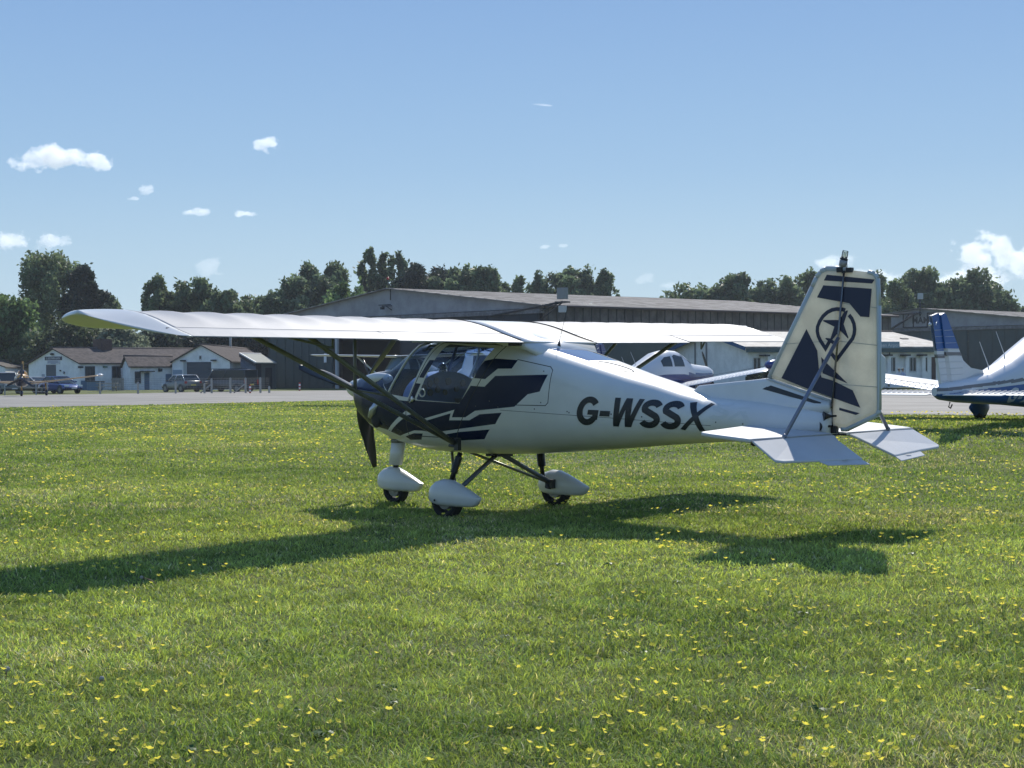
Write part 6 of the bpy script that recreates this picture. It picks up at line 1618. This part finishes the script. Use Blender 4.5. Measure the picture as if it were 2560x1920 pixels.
tree(1900, 925, 26, 116, 'bush', GD, 'small dark garden shrub under the blue wing tip by the clubhouse', 965, 900, 5, 'garden_shrub', 'shrub')
# distant wooded skyline, one mass
def far_wood():
    rng = np.random.default_rng(77); P = []; 
    for D0, X0, X1, h in ((330, -260, 260, 8), (420, -420, 420, 10)):
        n = 9000; X = rng.uniform(X0, X1, n); D = D0+rng.normal(size=n)*8; hh = h*(.55+.5*vnoise(X, D*0, 14., 3)); z = rng.random(n)**.7*hh
        P.append(np.stack([CX+fh.x*D+rh.x*X, CY+fh.y*D+rh.y*X, z-.3], 1))
    P = np.concatenate(P); n = len(P); col = np.array([.03, .045, .02])*(.6+.8*rng.random((n, 1)))
    o = leaves_mesh('distant_wood', P, rng.uniform(.6, 1.3, n), col, None, rng); tag(o, 'far-off dark belt of woodland closing the horizon behind the airfield', 'woodland', kind='stuff')
far_wood()

# ================================================================ CLOUDS (real volumes, kilometres away)
def cloud_material(name, dens, ns, seed, thr=.44, flat=.25):
    m = bpy.data.materials.new(name); m.use_nodes = True; n = m.node_tree; L = n.links
    n.nodes.remove(n.nodes['Principled BSDF'])
    pv = n.nodes.new('ShaderNodeVolumePrincipled'); pv.inputs['Color'].default_value = (1, 1, 1, 1); pv.inputs['Anisotropy'].default_value = .45
    tc = n.nodes.new('ShaderNodeTexCoord'); ln_ = n.nodes.new('ShaderNodeVectorMath'); ln_.operation = 'LENGTH'
    L.new(tc.outputs['Object'], ln_.inputs[0])
    fall = n.nodes.new('ShaderNodeMapRange'); fall.inputs['From Min'].default_value = 1.0; fall.inputs['From Max'].default_value = .15; fall.inputs['To Min'].default_value = -.95; fall.inputs['To Max'].default_value = .42
    L.new(ln_.outputs['Value'], fall.inputs['Value'])
    geo = n.nodes.new('ShaderNodeNewGeometry'); mp = n.nodes.new('ShaderNodeMapping'); mp.inputs['Location'].default_value = (seed*13.7, seed*5.1, seed*3.3); mp.inputs['Scale'].default_value = (1, 1, 1.25)
    L.new(geo.outputs['Position'], mp.inputs[0])
    t = n.nodes.new('ShaderNodeTexNoise'); t.inputs['Scale'].default_value = ns; t.inputs['Detail'].default_value = 7; t.inputs['Roughness'].default_value = .62
    L.new(mp.outputs[0], t.inputs['Vector'])
    a = n.nodes.new('ShaderNodeMath'); a.operation = 'ADD'; s_ = n.nodes.new('ShaderNodeMath'); s_.operation = 'SUBTRACT'; s_.inputs[1].default_value = thr
    amp = n.nodes.new('ShaderNodeMath'); amp.operation = 'MULTIPLY_ADD'; amp.inputs[1].default_value = 3.0; amp.inputs[2].default_value = -1.0; L.new(t.outputs[0], amp.inputs[0]); L.new(amp.outputs[0], a.inputs[0]); L.new(fall.outputs[0], a.inputs[1]); L.new(a.outputs[0], s_.inputs[0])
    mu = n.nodes.new('ShaderNodeMath'); mu.operation = 'MULTIPLY'; mu.inputs[1].default_value = dens*6; mu.use_clamp = False
    mx = n.nodes.new('ShaderNodeMath'); mx.operation = 'MAXIMUM'; mx.inputs[1].default_value = 0; mi = n.nodes.new('ShaderNodeMath'); mi.operation = 'MINIMUM'; mi.inputs[1].default_value = dens
    L.new(s_.outputs[0], mu.inputs[0]); L.new(mu.outputs[0], mx.inputs[0]); L.new(mx.outputs[0], mi.inputs[0]); L.new(mi.outputs[0], pv.inputs['Density'])
    L.new(pv.outputs[0], n.nodes['Material Output'].inputs['Volume']); return m
def cloud(px, py, w, h, dens, label, seed, D=2600, ns=.03, thr=.44, name='cloud'):
    c = at(px, py, D); k = D/FPX
    mb = MB().ell((0, 0, 0), (1, 1, 1), 20, 12); m_ = cloud_material('cloud_'+str(seed), dens, ns, seed, thr)
    o = mb.build(name, m_); o.location = c; o.scale = (w*k/2*1.45, w*k/2*.9, h*k/2*1.6); o.rotation_euler = (0, 0, math.atan2(rh.y, rh.x))
    tag(o, label, 'cloud'); m_.cycles.volume_step_rate = .6; return o
S.cycles.volume_bounces = 4; S.cycles.volume_max_steps = 256
CL = [(135, 398, 230, 74, .05, 'largest white cloud high on the left of the sky'), (235, 404, 110, 46, .05, 'right-hand lobe of the large cloud high on the left'),
 (670, 362, 96, 44, .05, 'small bright cloud high above the wing, right of the large one'), (366, 476, 52, 34, .05, 'small puffy cloud below and right of the large cloud'), (338, 497, 52, 14, .03, 'thin wisp hanging below the small puffy cloud'),
 (488, 530, 84, 28, .035, 'arched small cloud left of the flat oval cloud'), (608, 536, 82, 22, .05, 'flat oval cloud right of the arched one'),
 (22, 604, 150, 58, .035, 'soft cloud low at the left edge above the trees'), (128, 600, 104, 60, .03, 'soft rounded cloud low at left just above the tall feathery tree'),
 (1367, 616, 38, 16, .03, 'tiny left cloud puff above the middle hangar trees'), (1409, 615, 34, 12, .03, 'tiny right cloud puff above the middle hangar trees'),
 (526, 668, 100, 66, .012, 'faint hazy cloud low above the small airy trees at left'), (1614, 694, 66, 32, .012, 'faint small cloud low in the gap between tree rows'), (1672, 714, 90, 24, .010, 'thin hazy cloud just above the hangar roof in the tree gap'),
 (2090, 656, 150, 50, .02, 'pale cloud behind the beacon on top of the fin'), (2180, 690, 180, 60, .015, 'low hazy cloud behind the rudder top'),
 (2450, 640, 165, 135, .045, 'towering white cumulus cloud at the right'), (2550, 655, 170, 120, .035, 'broad cumulus shoulder at the right edge of the sky'), (2420, 705, 300, 80, .02, 'hazy cloud bank low behind the right-hand trees')]
for i, (px, py, w, h, dn, lb) in enumerate(CL): cloud(px, py, w, h, dn, lb, i+1, ns=.042 if w < 100 else .028)
o = cloud(1352, 262, 60, 2.0, .03, 'short thin white vapour trail high in the middle of the sky', 40, ns=.02, thr=.3, name='vapour_trail'); o['category'] = 'vapour trail'; o.rotation_euler = (0, R(6.5), math.atan2(rh.y, rh.x))

# thin summer haze over the whole airfield
hzm = bpy.data.materials.new('haze_air'); hzm.use_nodes = True; n_ = hzm.node_tree; n_.nodes.remove(n_.nodes['Principled BSDF'])
pv = n_.nodes.new('ShaderNodeVolumePrincipled'); pv.inputs['Color'].default_value = (.80, .88, 1, 1); pv.inputs['Density'].default_value = .0002; pv.inputs['Anisotropy'].default_value = .3
n_.links.new(pv.outputs[0], n_.nodes['Material Output'].inputs['Volume'])
MB().box((CX, CY, 13.5), (9000, 9000, 30)).build('haze', hzm)['kind'] = 'stuff'
